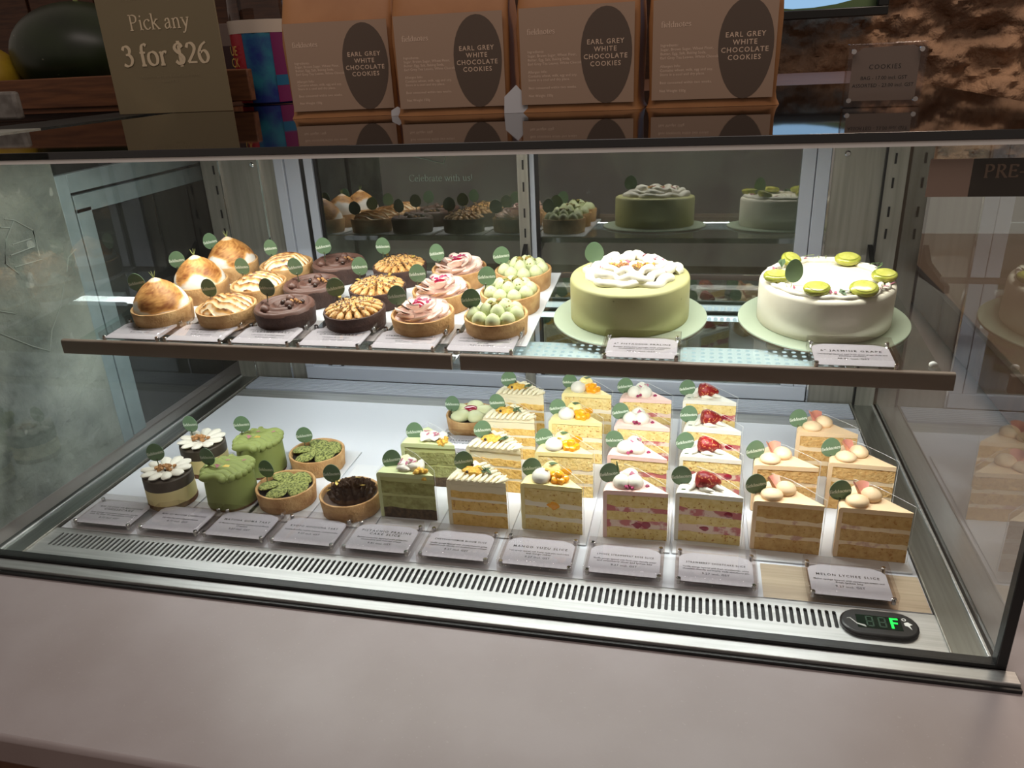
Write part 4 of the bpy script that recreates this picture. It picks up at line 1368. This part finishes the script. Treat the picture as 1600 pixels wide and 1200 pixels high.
for x, y, z in ((.9, -6.2, 6.1), (1.4, -6.0, 6.15), (-5.2, 2.5, 6.5), (-5.0, 2.2, 6.7), (5.8, 2.8, 6.5), (6.3, 2.4, 6.3)):
    place('mint_leaf', lfm, c2, (x, y, z), (cr.uniform(-.7, .7), cr.uniform(-.6, .6), cr.uniform(0, 6)), (1.1, 1.1, 1.1))
for x, y in ((-5.7, 1.8), (-6.1, 1.5), (-.4, -6.1), (0.1, -6.3), (5.2, -4.6), (5.9, -4.0), (6.5, 1.2), (6.9, .8), (-4.3, -4.8), (6.8, -3.0), (-1.9, 5.9)):
    place('dried_petal', ptm, c2, (x, y, 6.1), (cr.uniform(-.6, .6), cr.uniform(-.6, .6), cr.uniform(0, 6)), (.9, .9, .9))
for k in range(7):
    x, y = ((-5.0, -4.2), (-4.6, -4.5), (-1.0, 6.2), (.6, 6.3), (5.9, 2.2), (5.5, -4.4), (-.2, 6.2))[k]
    pts = [(x, y, 5.9), (x + cr.uniform(-.5, .5), y + cr.uniform(-.3, .3), 6.4), (x + cr.uniform(-1.2, 1.2), y + cr.uniform(-.6, .2), 6.5 + cr.uniform(-.4, .2))]
    part('herb_sprig', MB().tube(pts, [.05, .045, .02], 5), STEM, c2)
place('name_flag', FLAG_ME, c2, (-4.2, -2.7, 7.3), (0, 0, .1), (.85, 1, 1.12), label='green flag with pale lettering')
place('lettering', FLAGTXT_ME, c2.children[-1], (0, -.05, -.1))
place('pick', PICK_ME, c2.children[-1])

# ================================================================== LOWER DECK
BZ = .28


def card_board(x, y0, y1, w, label):
    o = part('cake_card', MB().box(-w / 2, w / 2, 0, y1 - y0, 0, .22), CARDW, None, (x, y0, .02), bevel=.08)
    tag(o, label, 'card', 'white cards on the lower deck')


for x, y0, y1, w, nm in ((12.0, 5.6, 22, 8.4, 'mini layered cheesecakes'), (20.9, 5.6, 24, 8.6, 'green matcha mousse cakes'), (28.9, 5.8, 26, 8.8, 'matcha powder tarts'), (38.6, 6, 22, 9.0, 'dark ruffled tart'),
                         (47.4, 6.6, 26.5, 8.3, 'pistachio praline slices'), (56.9, 6.6, 43.8, 8.4, 'chrysanthemum slices'), (66.4, 6.6, 43.8, 8.8, 'mango slices'), (76.4, 6.6, 43.8, 8.9, 'pink lychee slices'),
                         (85.4, 6.6, 43.8, 8.6, 'strawberry shortcake slices'), (98.9, 6.8, 36, 17.6, 'melon lychee slices')):
    card_board(x, y0, y1, w, 'white card under the ' + nm)

cp, mp_, mt, ht_, ft = cheese_parts(1), mousse_parts(2), matcha_parts(.4), hoji_parts(3), flower_parts(.3)
lower = [
    ('mini_cheesecake', 'mini layered cheesecake with cream flower, nearest its sign', cp, 12.1, 8.6, (-1.5, .4, 7.1), .3),
    ('mini_cheesecake', 'mini layered cheesecake with cream flower, behind its twin', cp, 11.8, 17.6, (-1.7, .4, 7.1), 0),
    ('matcha_cake', 'green matcha mousse cake with ruffled top, nearest its sign', mp_, 20.9, 9.8, (-2.4, -.6, 6.9), -.25),
    ('matcha_cake', 'green matcha mousse cake with ruffled top, behind its twin', mp_, 20.6, 18.6, (-2.4, .2, 7.2), -.25),
    ('matcha_tart', 'tart with powdered matcha petals, nearest its sign', mt, 28.7, 10.8, (-2.7, .2, 4.6), .5),
    ('matcha_tart', 'tart with powdered matcha petals, behind its twin', mt, 28.6, 20.7, (-2.0, .6, 4.7), .2),
    ('houjicha_tart', 'tart with dark ruffled tea cream and gold flecks', ht_, 38.5, 10.2, (-2.6, .6, 4.8), 0),
    ('flower_tart', 'tart with five pale green petals and red centre', ft, 48.0, 37.0, (-2.9, -.6, 4.3), 0),
]
for nm, lab, pr, x, y, fp, rz in lower:
    t = build(nm, lab, 'cake' if 'cake' in nm else 'tart', nm.replace('_', ' ') + 's on the lower deck', (x, y, BZ if nm != 'flower_tart' else .02), rz, pr)
    p = Matrix.Rotation(-rz, 3, 'Z') @ Vector((fp[0], fp[1], 0))
    f = flag(t, p.x, p.y, fp[2])
    f.rotation_euler[2] -= rz

# ---------------- wedges
RS, HS = 7.75, 6.7
A0, A1 = math.pi, math.pi * .75


def sector_layer(zb, zt, r1=7.3, inset=.0, nr=12, na=5, r0=.0):
    """wedge slab between two height functions, tip at the origin, front cut along -x"""
    mb = MB()

    def pt(i, j):
        r = r0 + (r1 - r0) * i / nr
        a = A0 + (A1 - A0) * j / na
        return r * math.cos(a), r * math.sin(a)
    top, bot = [], []
    for j in range(na + 1):
        for i in range(nr + 1):
            x, y = pt(i, j)
            if j == 0:
                y += inset + .07 * noise.noise(Vector((x * 1.7, 9.1, zt(x, y))))
            top.append((x, y, zt(x, y)))
            bot.append((x, y, zb(x, y)))
    n = nr + 1
    fs = []
    o = len(top)
    for j in range(na):
        for i in range(nr):
            a, b, c, d = j * n + i, j * n + i + 1, (j + 1) * n + i + 1, (j + 1) * n + i
            fs.append((a, d, c, b))
            fs.append((o + a, o + b, o + c, o + d))
    for i in range(nr):
        fs.append((i, i + 1, o + i + 1, o + i))
        k = na * n + i
        fs.append((k + 1, k, o + k, o + k + 1))
    for j in range(na):
        a, b = j * n + nr, (j + 1) * n + nr
        fs.append((a, b, o + b, o + a))
    mb.add(top + bot, [f[::-1] for f in fs])
    return mb


def hgt(z, amp, seed):
    return lambda x, y: z + amp * noise.noise(Vector((x * .8, y * .8, seed * 5.3)))


def frosting(h, th=.75, ridged=0):
    """top and outer wall in one rounded skin"""
    mb = MB()
    prof = [(RS - .02, .02), (RS, .3), (RS, h - .35), (RS - .12, h - .1), (RS - .4, h), (5.5, h + .02), (3, h), (1.2, h - .02), (0, h - .03)]
    inner = [(7.28, .02), (7.28, .3), (7.28, h - th - .1), (7.25, h - th), (6.8, h - th), (5.4, h - th), (3, h - th), (1.2, h - th), (0, h - th)]
    na = 8
    vs, fs = [], []
    m = len(prof)
    for j in range(na + 1):
        a = A0 + (A1 - A0) * j / na
        for k, (r, z) in enumerate(prof):
            zz = z + (ridged * math.sin(r * 7 + a * 3) if 4 <= k else 0)
            vs.append((r * math.cos(a), r * math.sin(a), zz))
        for r, z in inner:
            vs.append((r * math.cos(a), r * math.sin(a), z))
    n = 2 * m
    for j in range(na):
        for k in range(m - 1):
            p, q = j * n + k, (j + 1) * n + k
            fs.append((p, q, q + 1, p + 1))
            fs.append((p + m, p + m + 1, q + m + 1, q + m))
    for k in range(m - 1):
        fs.append((k, k + 1, m + k + 1, m + k))
        p = na * n
        fs.append((p + k + 1, p + k, p + m + k, p + m + k + 1))
    fs = [f[::-1] for f in fs]
    # slight overhang of the skin over the cut faces
    vs = [(x, y - .06 if i < n else y, z) for i, (x, y, z) in enumerate(vs)]
    mb.add(vs, fs)
    return mb


def film_mb():
    mb = MB()
    d = Vector((math.cos(A1), math.sin(A1), 0))
    nrm = Vector((d.y, -d.x, 0))

    def sheet(pts, z0, z1s):
        vs, fs = [], []
        for (x, y), z1 in zip(pts, z1s):
            vs += [(x, y, z0), (x, y, z1)]
        for k in range(len(pts) - 1):
            fs.append((2 * k, 2 * k + 2, 2 * k + 3, 2 * k + 1))
        mb.add(vs, fs)
    off = nrm * .12
    a = [(d * t + off) for t in (-.15, 2, 5, 7.9)]
    sheet([(p.x, p.y) for p in a], .02, [HS + .75, HS + .9, HS + 1.0, HS + .6])
    arc = [((RS + .08) * math.cos(A1 + (A0 - A1) * k / 8), (RS + .08) * math.sin(A1 + (A0 - A1) * k / 8)) for k in range(9)]
    sheet(arc, .02, [HS + .3 - .04 * k for k in range(9)])
    FILM_EDGE = MB()
    q = [(d * t + off) for t in (-.15, 2, 5, 7.9)]
    FILM_EDGE.tube([(p.x, p.y, z) for p, z in zip(q, (HS + .75, HS + .9, HS + 1.0, HS + .6))], .022, 4)
    FILM_EDGE.tube([(q[0].x, q[0].y, .02), (q[0].x, q[0].y, HS + .75)], .022, 4)
    return mb, FILM_EDGE


_f = film_mb()
FILM_ME = mesh('clear_film', _f[0], FILM, smooth=True)
FILM_EDGE_ME = mesh('film_edge', _f[1], mat('film_edge', (226, 226, 222), .2))
KISS = mesh('cream_kiss', kiss_mb(1.0, 1.5), CREAM)
KISS_Y = mesh('cream_kiss', kiss_mb(1.0, 1.5), CREAM_Y)
KISS_P = mesh('cream_kiss', kiss_mb(1.05, 1.15, tip=True), FR_PCH)


def layers(spec, seed):
    """spec: (name, material, top height, waviness); bottom of the first is the board"""
    parts, z0, amp0 = [], .0, 0.0
    for k, (nm, m, z1, amp) in enumerate(spec):
        amp = amp * 2.0 if z1 < 5.6 else amp
        lo, hi = hgt(z0, amp0, seed + k), hgt(z1, amp, seed + k + 1)
        parts.append(P(nm, mesh(nm, sector_layer(lo, hi, inset=.0 if 'sponge' in nm or 'biscuit' in nm else .05), m, 30)))
        z0, amp0 = z1, amp
    return parts


def fruit_bits(parts, nm, m, spots, r):
    fm = mesh(nm, wob(MB().ball((0, 0, 0), r, 10, 7), .12, 2), m)
    for x, z in spots:
        parts.append(P(nm, fm, (x, .05, z)))


def slice_P(seed):
    rr = random.Random(seed)
    p = layers((('biscuit_layer', SP_DK, 1.5, .12), ('sponge_layer', SP_GRN, 3.2, .1), ('cream_layer', FILL_G, 3.6, .1), ('sponge_layer', SP_GRN, 5.4, .1), ('cream_layer', FILL_G, 6.1, .05)), seed)
    p.append(P('frosting', mesh('frosting', frosting(HS, .62), FR_GRN, 50)))
    cl = mesh('cream_curl', wob(MB().ball((0, 0, 0), (1.0, .7, .55), 12, 8), .35, 1.1, seed), CREAM)
    for x, y in ((-4.6, 1.6), (-3.8, 2.4), (-3.0, 1.2), (-2.2, 1.6), (-4.2, .9)):
        p.append(P('cream_curl', cl, (x, y, HS + .3 + rr.uniform(0, .3)), (0, 0, rr.uniform(0, 6))))
    cm = mesh('praline_crumb', wob(MB().ball((0, 0, 0), (.4, .32, .3), 7, 5), .16, 3), CHRYS)
    for k in range(14):
        p.append(P('praline_crumb', cm, (-1.9 + rr.uniform(-.7, .8), .35 + rr.uniform(-.3, .8), HS - .1 + rr.uniform(-.5, .6)), (0, 0, rr.uniform(0, 6))))
    for k in range(7):
        p.append(P('dried_petal', ptm, (-3.6 + rr.uniform(-1.2, 1.2), 1.3 + rr.uniform(-.5, .9), HS + 1.0), (rr.uniform(-.6, .6), rr.uniform(-.6, .6), rr.uniform(0, 6)), (.8, .8, .8)))
    return p


def slice_C(seed):
    rr = random.Random(seed)
    p = layers((('sponge_layer', SP_YEL, 1.7, .1), ('cream_layer', FILL_C, 2.2, .12), ('sponge_layer', SP_YEL, 3.6, .1), ('cream_layer', FILL_C, 4.0, .1), ('sponge_layer', SP_YEL, 5.0, .1), ('cream_layer', FR_CHR, 6.0, .05)), seed)
    p.append(P('frosting', mesh('frosting', frosting(HS, .62), FR_CHR, 50)))
    pm = mesh('piped_petal', petal_mb(2.1, .78, .75), FR_CHR)
    for k in range(9):
        x = -7.0 + k * .78
        p.append(P('piped_petal', pm, (x + .2, .55, HS + .18), (0, .15, -1.95)))
    for k in range(7):
        t = .12 + k * .12
        r = 7.2 * t
        p.append(P('piped_petal', pm, (r * math.cos(A1) + .1, r * math.sin(A1) - .5, HS + .2), (0, .1, .9)))
    p.append(P('petal_patch', mesh('petal_patch', wob(MB().ball((0, 0, 0), (1.5, 1.0, .55), 14, 8), .3, 1.6, seed), CHRYS), (-4.6, 1.9, HS + .3)))
    for k in range(3):
        p.append(P('mint_leaf', lfm, (-2.9 + rr.uniform(-.4, .4), 1.5 + rr.uniform(-.3, .3), HS + .75), (rr.uniform(-.7, .7), rr.uniform(-.5, .5), rr.uniform(0, 6)), (1.1, 1.1, 1.1)))
    pe = mesh('chocolate_pearl', MB().ball((0, 0, 0), .2, 8, 6), CHOC_DK)
    p.append(P('chocolate_pearl', pe, (-4.9, 2.5, HS + .85)))
    p.append(P('chocolate_pearl', pe, (-5.2, .9, HS + .7)))
    return p


def slice_M(seed):
    p = layers((('sponge_layer', SP_PALE, 1.6, .1), ('cream_layer', FILL_C, 2.2, .14), ('sponge_layer', SP_PALE, 3.5, .12), ('cream_layer', FILL_C, 4.2, .16), ('sponge_layer', SP_PALE, 6.0, .06)), seed)
    fruit_bits(p, 'mango_filling', MANGO, ((-3.6, 3.75),), (.85, .12, .6))
    p.append(P('frosting', mesh('frosting', frosting(HS, .6), FR_YEL, 50)))
    p.append(P('cream_kiss', KISS, (-5.3, 1.15, HS - .05), (0, 0, 0), (1.2, 1.2, 1.1)))
    p.append(P('cream_kiss', KISS_Y, (-4.4, 3.0, HS - .05), (0, 0, 0), (1.15, 1.15, 1.15)))
    rr = random.Random(seed)
    mc = mesh('mango_dice', wob(MB().ball((0, 0, 0), (.55, .5, .45), 9, 6, lambda x, y, z: tuple(math.copysign(abs(q) ** .6, q) for q in (x, y, z))), .06, 2), MANGO)
    for x, y, z in ((-3.5, .9, .35), (-2.8, .8, .35), (-3.2, 1.6, .4), (-2.4, 1.3, .35), (-3.0, 1.1, 1.0), (-3.8, 1.5, .6)):
        p.append(P('mango_dice', mc, (x, y, HS + z), (rr.uniform(-.4, .4), rr.uniform(-.4, .4), rr.uniform(0, 6))))
    p.append(P('mint_leaf', lfm, (-4.1, 2.6, HS + 1.65), (.3, .2, .5)))
    p.append(P('gold_fleck', mesh('gold_fleck', wob(MB().prism([(-.2, -.1), (.2, -.15), (.25, .15), (-.1, .2)], 0, .05), .1, 4), GOLD), (-4.6, 1.2, HS + 1.45), (.3, .3, .3), (1.3, 1.3, 1.3)))
    return p


def slice_L(seed):
    rr = random.Random(seed)
    p = layers((('sponge_layer', SP_PALE, 1.5, .1), ('berry_layer', FILL_J, 2.6, .2), ('sponge_layer', SP_PALE, 3.8, .12), ('berry_layer', FILL_J, 4.5, .2), ('sponge_layer', SP_PALE, 6.05, .06)), seed)
    fruit_bits(p, 'berry_piece', JAM, ((-2.6, 2.0), (-3.6, 1.9)), (.7, .1, .5))
    p.append(P('frosting', mesh('frosting', frosting(HS, .58), FR_PNK, 50)))
    for x, y in ((-5.6, 1.3), (-4.0, 1.4), (-4.6, 2.9)):
        p.append(P('cream_kiss', KISS, (x, y, HS - .05), (0, 0, 0), (1.05, 1.05, 1.05)))
    rm = mesh('berry_crumb', wob(MB().ball((0, 0, 0), (.28, .24, .2), 7, 5), .14, 3), ROSE)
    for k in range(7):
        p.append(P('berry_crumb', rm, (-4.6 + rr.uniform(-.5, .6), .6 + rr.uniform(-.4, .5), HS + .15 + rr.uniform(0, .4)), (0, 0, rr.uniform(0, 6))))
    for k in range(3):
        p.append(P('dried_petal', ptm, (-4.6 + rr.uniform(-.4, .9), 2.0 + rr.uniform(-.4, .6), HS + 1.35), (rr.uniform(-.6, .6), rr.uniform(-.6, .6), rr.uniform(0, 6)), (.8, .8, .8)))
    p.append(P('berry_crumb', rm, (-2.5, 1.3, HS + .1)))
    return p


def slice_S(seed):
    p = layers((('sponge_layer', SP_PALE, 1.3, .1), ('berry_layer', FILL_J, 2.4, .18), ('sponge_layer', SP_PALE, 3.6, .1), ('berry_layer', FILL_J, 4.6, .18), ('sponge_layer', SP_PALE, 6.05, .06)), seed)
    fruit_bits(p, 'berry_piece', JAM, ((-4.2, 1.9), (-1.6, 4.1)), (.6, .1, .4))
    p.append(P('frosting', mesh('frosting', frosting(HS, .6), FR_WHT, 50)))
    sb = MB().lathe([(0, -1.75), (.28, -1.6), (.62, -1.0), (.9, -.2), (.98, .4), (.78, .85), (.3, 1.0), (0, .98)], 18)
    p.append(P('strawberry', mesh('strawberry', sb, BERRY), (-4.4, 1.75, HS + .95), (0, -1.35, .25), (1.15, 1.15, 1.15)))
    sh_ = mesh('piped_shell', wob(petal_mb(2.0, 1.0, .95, 12, 8), .06, 1.5), CREAM)
    for x, y, rz in ((-5.9, 1.0, 1.2), (-5.6, 2.0, .9), (-4.2, .65, 2.7), (-2.9, 1.3, 2.4), (-4.6, 3.1, .4), (-3.4, 2.3, -.6)):
        p.append(P('piped_shell', sh_, (x, y, HS + .3), (0, .1, rz)))
    p.append(P('dried_petal', mesh('mint_speck', wob(MB().prism([(-.4, -.1), (.3, -.15), (.4, .1), (-.2, .15)], 0, .05), .12, 2), LEAF), (-6.9, .7, HS + .05), (0, .2, .4), (.8, .8, .8)))
    return p


def slice_N(seed):
    p = layers((('sponge_layer', SP_ORA, 1.7, .1), ('cream_layer', FILL_P, 2.3, .15), ('sponge_layer', SP_ORA, 3.8, .1), ('cream_layer', FILL_P, 4.4, .15), ('sponge_layer', SP_ORA, 6.05, .08)), seed)
    p.append(P('frosting', mesh('frosting', frosting(HS, .62, .035), FR_PCH, 50)))
    p.append(P('cream_kiss', KISS_P, (-5.7, 1.1, HS - .05), (0, 0, 0), (1.2, 1.1, 1.0)))
    p.append(P('cream_kiss', KISS_P, (-4.1, 2.5, HS - .05), (0, 0, 0), (1.15, 1.15, 1.2)))

    def fn(u, v):
        a = (u - .5) * 2.4
        return (.95 * math.sin(a) * (.5 + .6 * v), .35 * math.cos(a * 1.5) + .2 * v, .15 + 1.3 * v + .15 * math.sin(a * 3))
    cu = MB().surf(fn, 12, 5)
    cu.surf(lambda u, v: tuple(q + d for q, d in zip(fn(1 - u, v), (0, .06, 0))), 12, 5)
    p.append(P('fruit_petal', mesh('fruit_petal', cu, LYPET, 70), (-4.9, 1.75, HS + .55), (-.5, .3, .4 + seed * .3), (1.35, 1.35, 1.2)))
    return p


KINDS = {
    'P': ('pistachio_slice', 'pistachio cake slice with cream and praline crumbs', slice_P, (-6.2, 1.9, 7.9), ('nearest its sign', 'behind its twin')),
    'C': ('chrysanthemum_slice', 'ivory cake slice with yellow petals and leaf', slice_C, (-6.0, 2.4, 8.4), None),
    'M': ('mango_slice', 'yellow cake slice with mango dice and cream kisses', slice_M, (-6.8, 2.4, 7.9), None),
    'L': ('lychee_slice', 'pink cake slice with three cream kisses and berry crumbs', slice_L, (-7.1, 2.2, 8.1), None),
    'S': ('shortcake_slice', 'white cake slice topped with a red strawberry', slice_S, (-7.2, 2.2, 8.0), None),
    'N': ('melon_slice', 'peach coloured cake slice with cream kisses and fruit petal', slice_N, (-7.5, 1.8, 8.1), None),
}
SPOTS = {
    'P': [(51.0, 9.0), (51.3, 17.5)],
    'C': [(60.6, 8.5), (60.6, 17.3), (60.6, 26.9), (60.3, 35.7)],
    'M': [(70.1, 8.6), (70.3, 17.5), (70.4, 27.0), (70.7, 36.8)],
    'L': [(80.4, 8.9), (79.9, 17.4), (79.9, 26.5), (79.8, 36.0)],
    'S': [(89.0, 9.2), (89.2, 18.4), (89.5, 26.7), (89.2, 36.4)],
    'N': [(107.2, 8.6), (97.9, 8.7), (98.4, 17.8), (107.6, 19.2), (104.6, 27.8)],
}
ROWN = ['first of four from the front', 'second of four from the front', 'third of four from the front', 'last of four from the front']
NROW = ['front corner by the steel rail', 'front row beside the shortcake slices', 'middle row beside the shortcake slices', 'middle row by the steel rail', 'alone in the back row']
for k, (nm, lab, fnp, fpos, own) in KINDS.items():
    cache = [fnp(1), fnp(2)]
    for i, (x, y) in enumerate(SPOTS[k]):
        where = own[i] if own else (NROW[i] if k == 'N' else ROWN[i])
        t = build(nm, lab + ', ' + where, 'cake slice', nm.replace('_', ' ') + 's on the lower deck', (x, y, BZ), rnd.uniform(-.05, .04), cache[i % 2] + [P('clear_film', FILM_ME, ch=(P('film_edge', FILM_EDGE_ME),))])
        flag(t, fpos[0], fpos[1], fpos[2] - .3)
        if k == 'L' and i == 0:
            part('leaf_stem', MB().tube([(-5.9, 2.4, 6.5), (-6.1, 2.4, 8.4), (-6.3, 2.4, 9.4)], [.1, .16, .05], 6), LEAF, t)

# ================================================================== ON TOP OF THE CASE
TZ = 49.32


def bag_mesh():
    mb = MB()
    secs = [(0, 7.55, 3.9), (.5, 7.3, 3.8), (1.4, 7.2, 3.8), (5, 7.35, 3.95), (9, 7.45, 3.9), (11.5, 7.35, 3.3), (14.5, 7.2, 1.9), (17.5, 7.15, .6), (20, 7.1, .35)]
    n = 40
    vs, fs = [], []
    for z, hx, hy in secs:
        for i in range(n):
            a = 2 * math.pi * i / n
            ca, sa = math.cos(a), math.sin(a)
            e = .22
            x, y = math.copysign(abs(ca) ** e, ca) * hx, math.copysign(abs(sa) ** e, sa) * hy
            if abs(ca) > .9 and z < 14:
                x -= math.copysign(.5 * (1 - abs(sa) / .44), x) * min(1, z / 4)
            w = noise.noise(Vector((x * .35, y * .5, z * .35))) * .22 * (1 if z > 10 else .35)
            vs.append((x + w * .5, y + w - .6 * max(0, (z - 10) / 10) * 0, z))
    for j in range(len(secs) - 1):
        for i in range(n):
            k = (i + 1) % n
            fs.append((j * n + i, j * n + k, (j + 1) * n + k, (j + 1) * n + i))
    fs.append(tuple(range(n))[::-1])
    fs.append(tuple(range((len(secs) - 1) * n, len(secs) * n)))
    mb.add(vs, fs)
    return mesh('bag_body', mb, KRAFT, 50)


BAG = bag_mesh()
lb = MB().box(-6.7, 6.7, -.02, .02, .9, 11.4)
LAB = mesh('label', lb, LABEL)
eg = [(2.95 * math.cos(2 * math.pi * k / 36) * (1 + .08 * math.sin(2 * math.pi * k / 36)), 5.15 * math.sin(2 * math.pi * k / 36)) for k in range(36)]
EGGM = mesh('egg_shape', MB().prism(eg, -.015, .015).xform(lambda x, y, z: (x, z, y)), EGG)
tx = MB()
for k, l in enumerate(('EARL GREY', 'WHITE', 'CHOCOLATE', 'COOKIES')):
    sans(l, .74, 1.2, y=.85 - k * .78, mb=tx, bold=.012)
TITLE = mesh('lettering', upright(tx), LABELTXT, smooth=False)
tx = serif('fieldnotes', .85, 1.0, 0, -5.8, 8.6)
yy = 6.6
for l in ('Ingredients:', 'Sugar, Brown Sugar, Wheat Flour,', 'Butter, Egg, Salt, Baking Soda,', 'Earl Grey Tea Leaves, White Chocolate', '', 'Allergen Info:', 'Contains wheat, milk, egg and soy.', 'Store in a cool and dry place.', '', 'Best consumed within two weeks.', '', 'Net Weight 150g'):
    if l:
        sans(l, .40, 1.05, 'LEFT', -5.8, yy, tx, bold=.01)
    yy -= .44
SMALL = mesh('small_lettering', upright(tx), LABELTXT2, smooth=False)
for i, (x, y, rz, lx) in enumerate(((36.2, 31.2, .13, -.02), (52.2, 28.6, .03, 0), (68.0, 28.0, -.05, 0), (83.4, 28.2, -.06, 0))):
    where = ('standing nearest the price board', 'second from the price board', 'third from the price board', 'standing nearest the stone wall')[i]
    b = thing('cookie_bag', 'brown kraft cookie bag with egg shaped print, ' + where, 'bag', (x, y, TZ), rz, 'kraft cookie bags on top of the case')
    place('bag_body', BAG, b)
    l = place('label', LAB, b, (0, -4.05, 0), (-.004, 0, 0))
    place('egg_shape', EGGM, l, (3.5, -.03, 6.0))
    place('lettering', TITLE, l, (3.4, -.055, 6.4))
    place('small_lettering', SMALL, l, (0, -.035, 0))
for i, (x, y) in enumerate(((44.4, 26.5), (60.4, 24.6))):
    o = part('paper_card', MB().prism([(-1.6, 0), (1.4, 0), (1.5, 1.6), (0, 3.2), (-1.5, 1.9)], -.03, .03).xform(lambda a, b, c: (a, c, b)), CARDW, None, (x, y, TZ))
    if i == 0:
        o.scale = (.6, .6, .35)
    tag(o, ('small white paper corner between the first two cookie bags', 'white folded paper standing between the middle two cookie bags')[i], 'paper')

ps = thing('price_board', 'olive board reading Pick any 3 for $26 on the case top', 'sign', (-4.9, 51, TZ), .0)
part('board', MB().box(-10.9, 10.9, 0, .3, 0, 20.5), PRICE, ps, bevel=.05)
part('lettering', upright(serif('Pick any', 3.3, .9)), PRICETXT, ps, (.3, -.05, 13.0))
part('lettering', upright(serif('3 for $26', 4.55, 1.35)), PRICETXT, ps, (.3, -.05, 7.6))
tx = sans('*Applies to any tarts & sliced cakes priced', .62, 1.05, y=5.6)
sans('below 9.30', .62, 1.05, y=4.8, mb=tx)
sans('EXCLUSIVE PROMOTION AT OUR', .75, 1.15, y=17.4, mb=tx)
part('small_lettering', upright(tx), mat('price_small_text', (160, 146, 116), .6), ps, (0.3, -.05, 0), smooth=False)

crt = thing('wooden_crate', 'wooden crate holding fruit beside the price board', 'crate', (-36, 63, TZ))
part('front_board', MB().box(-40, 38.8, 0, 1.8, .9, 6.3), WOOD_CRATE, crt, bevel=.2)
part('side_board', MB().box(21, 22.6, 1.8, 30, .9, 6.3), WOOD_CRATE, crt, bevel=.2)
part('side_board', MB().box(-40, -38.4, 1.8, 30, .9, 6.3), WOOD_CRATE, crt, bevel=.2)
part('back_board', MB().box(-40, 22.6, 30, 31.6, .9, 6.3), WOOD_CRATE, crt, bevel=.2)
part('crate_floor', MB().box(-39, 22, .6, 31, 0, 1.0), WOOD_CRATE, crt)
wm = thing('watermelon', 'large dark green watermelon resting in the wooden crate', 'watermelon', (-42.5, 78, TZ + 1))
part('rind', MB().ball((0, 0, 9.6), (14.2, 12.0, 9.8), 32, 20), MELONSKIN, wm)
part('stem', MB().tube([(1, 0, 19), (1.4, 0, 20), (2.4, 0, 20.6)], [.5, .35, .3], 7), STEM, wm)
ym = thing('yellow_melon', 'yellow melon resting in the wooden crate beside the watermelon', 'melon', (-60.5, 71, TZ + 1))
part('rind', MB().ball((0, 0, 6), (7, 6, 6), 24, 16), YELLOWSKIN, ym)
part('stem', MB().tube([(0, 0, 11.8), (.3, 0, 12.6), (1, 0, 13)], [.4, .3, .25], 6), STEM, ym)
tub = thing('snack_tub', 'clear tub with white band and colourful red and blue wrap', 'tub', (1.5, 73, TZ))
part('tub_body', MB().lathe([(0, 0), (5.4, 0), (5.7, .3), (5.9, 13.0), (5.9, 13.2), (0, 13.2)], 40), BLUE, tub)


def band(a0, a1, z0, z1, r0, r1):
    return MB().surf(lambda u, v: ((r0 + (r1 - r0) * v) * math.cos(a0 + (a1 - a0) * u), (r0 + (r1 - r0) * v) * math.sin(a0 + (a1 - a0) * u), z0 + (z1 - z0) * v), 14, 1)


part('red_panel', band(-2.9, -1.75, .3, 12.2, 5.75, 5.93), RED, tub)
part('purple_panel', band(-.85, -.35, .3, 12.2, 5.75, 5.93), PURPLE, tub)
part('teal_panel', band(-.85, -.35, 3.2, 5.0, 5.82, 5.97), TEALW, tub)
part('white_band', band(0, 2 * math.pi, 12.2, 14.4, 6.05, 6.1), LIDW, tub)
part('clear_top', MB().lathe([(5.9, 14.4), (5.7, 20), (5.2, 21), (0, 21.2)], 32), ACRYL, tub)
for z, l in ((8.6, 'UE'), (6.6, 'CK')):
    part('lettering', upright(sans(l, 2.3, 1.0)), WRAPTXT, tub, (-3.55, -5.1, z), (0, 0, -.6), smooth=False)
bx = thing('snack_box', 'pale box standing behind the price board', 'box', (-22, 99, TZ))
part('box_body', MB().box(-4, 4, -3, 3, 0, 15.5), mat('pale_box', (120, 104, 96), .6), bx, bevel=.1)
part('dark_print', MB().box(-3, 3.4, -3.04, -3, 3, 11), mat('box_print', (60, 40, 40), .6), bx)
sb = thing('acrylic_block', 'frosted acrylic block in front of the wooden crate', 'sign', (-36.5, 46.5, TZ))
part('block', MB().box(-9, 4.2, 0, 1.6, 0, 4.6), GRANITE, sb, bevel=.5)
ck = thing('cookie_sign', 'upright clear acrylic cookie price sign in front of the stone wall', 'sign', (99.9, 17.2, TZ), -.05)
part('front_plate', MB().box(-3.6, 3.6, -.85, -.05, 0, 6.0), ACRYL, ck, bevel=.08)
part('rear_plate', MB().box(-3.6, 3.6, .05, .85, 0, 6.0), ACRYL, ck, bevel=.08)
cc = part('card', MB().prism([(-3.1, .6), (3.1, .6), (3.1, 5.3), (2.4, 5.7), (-2.2, 5.6), (-3.1, 4.9)], -.02, .02).xform(lambda a, b, c: (a, c, b)), mat('dim_card', (150, 136, 124), .6), ck, smooth=False)
tx = sans('COOKIES', .62, 1.2, y=3.6)
sans('BAG - 17.00 incl. GST', .48, 1.0, y=2.6, mb=tx)
sans('ASSORTED - 23.00 incl. GST', .48, 1.0, y=1.9, mb=tx)
part('lettering', upright(tx), INK, cc, (0, -.04, 0), smooth=False)
mg = mesh('magnet', MB().lathe([(0, 0), (.2, 0), (.24, .05), (.24, .6), (0, .6)], 12).xform(lambda x, y, z: (x, -z, y)), CHROME)
for sx in (-3.1, 3.1):
    for z in (.7, 5.3):
        place('magnet', mg, ck, (sx, -.1, z))
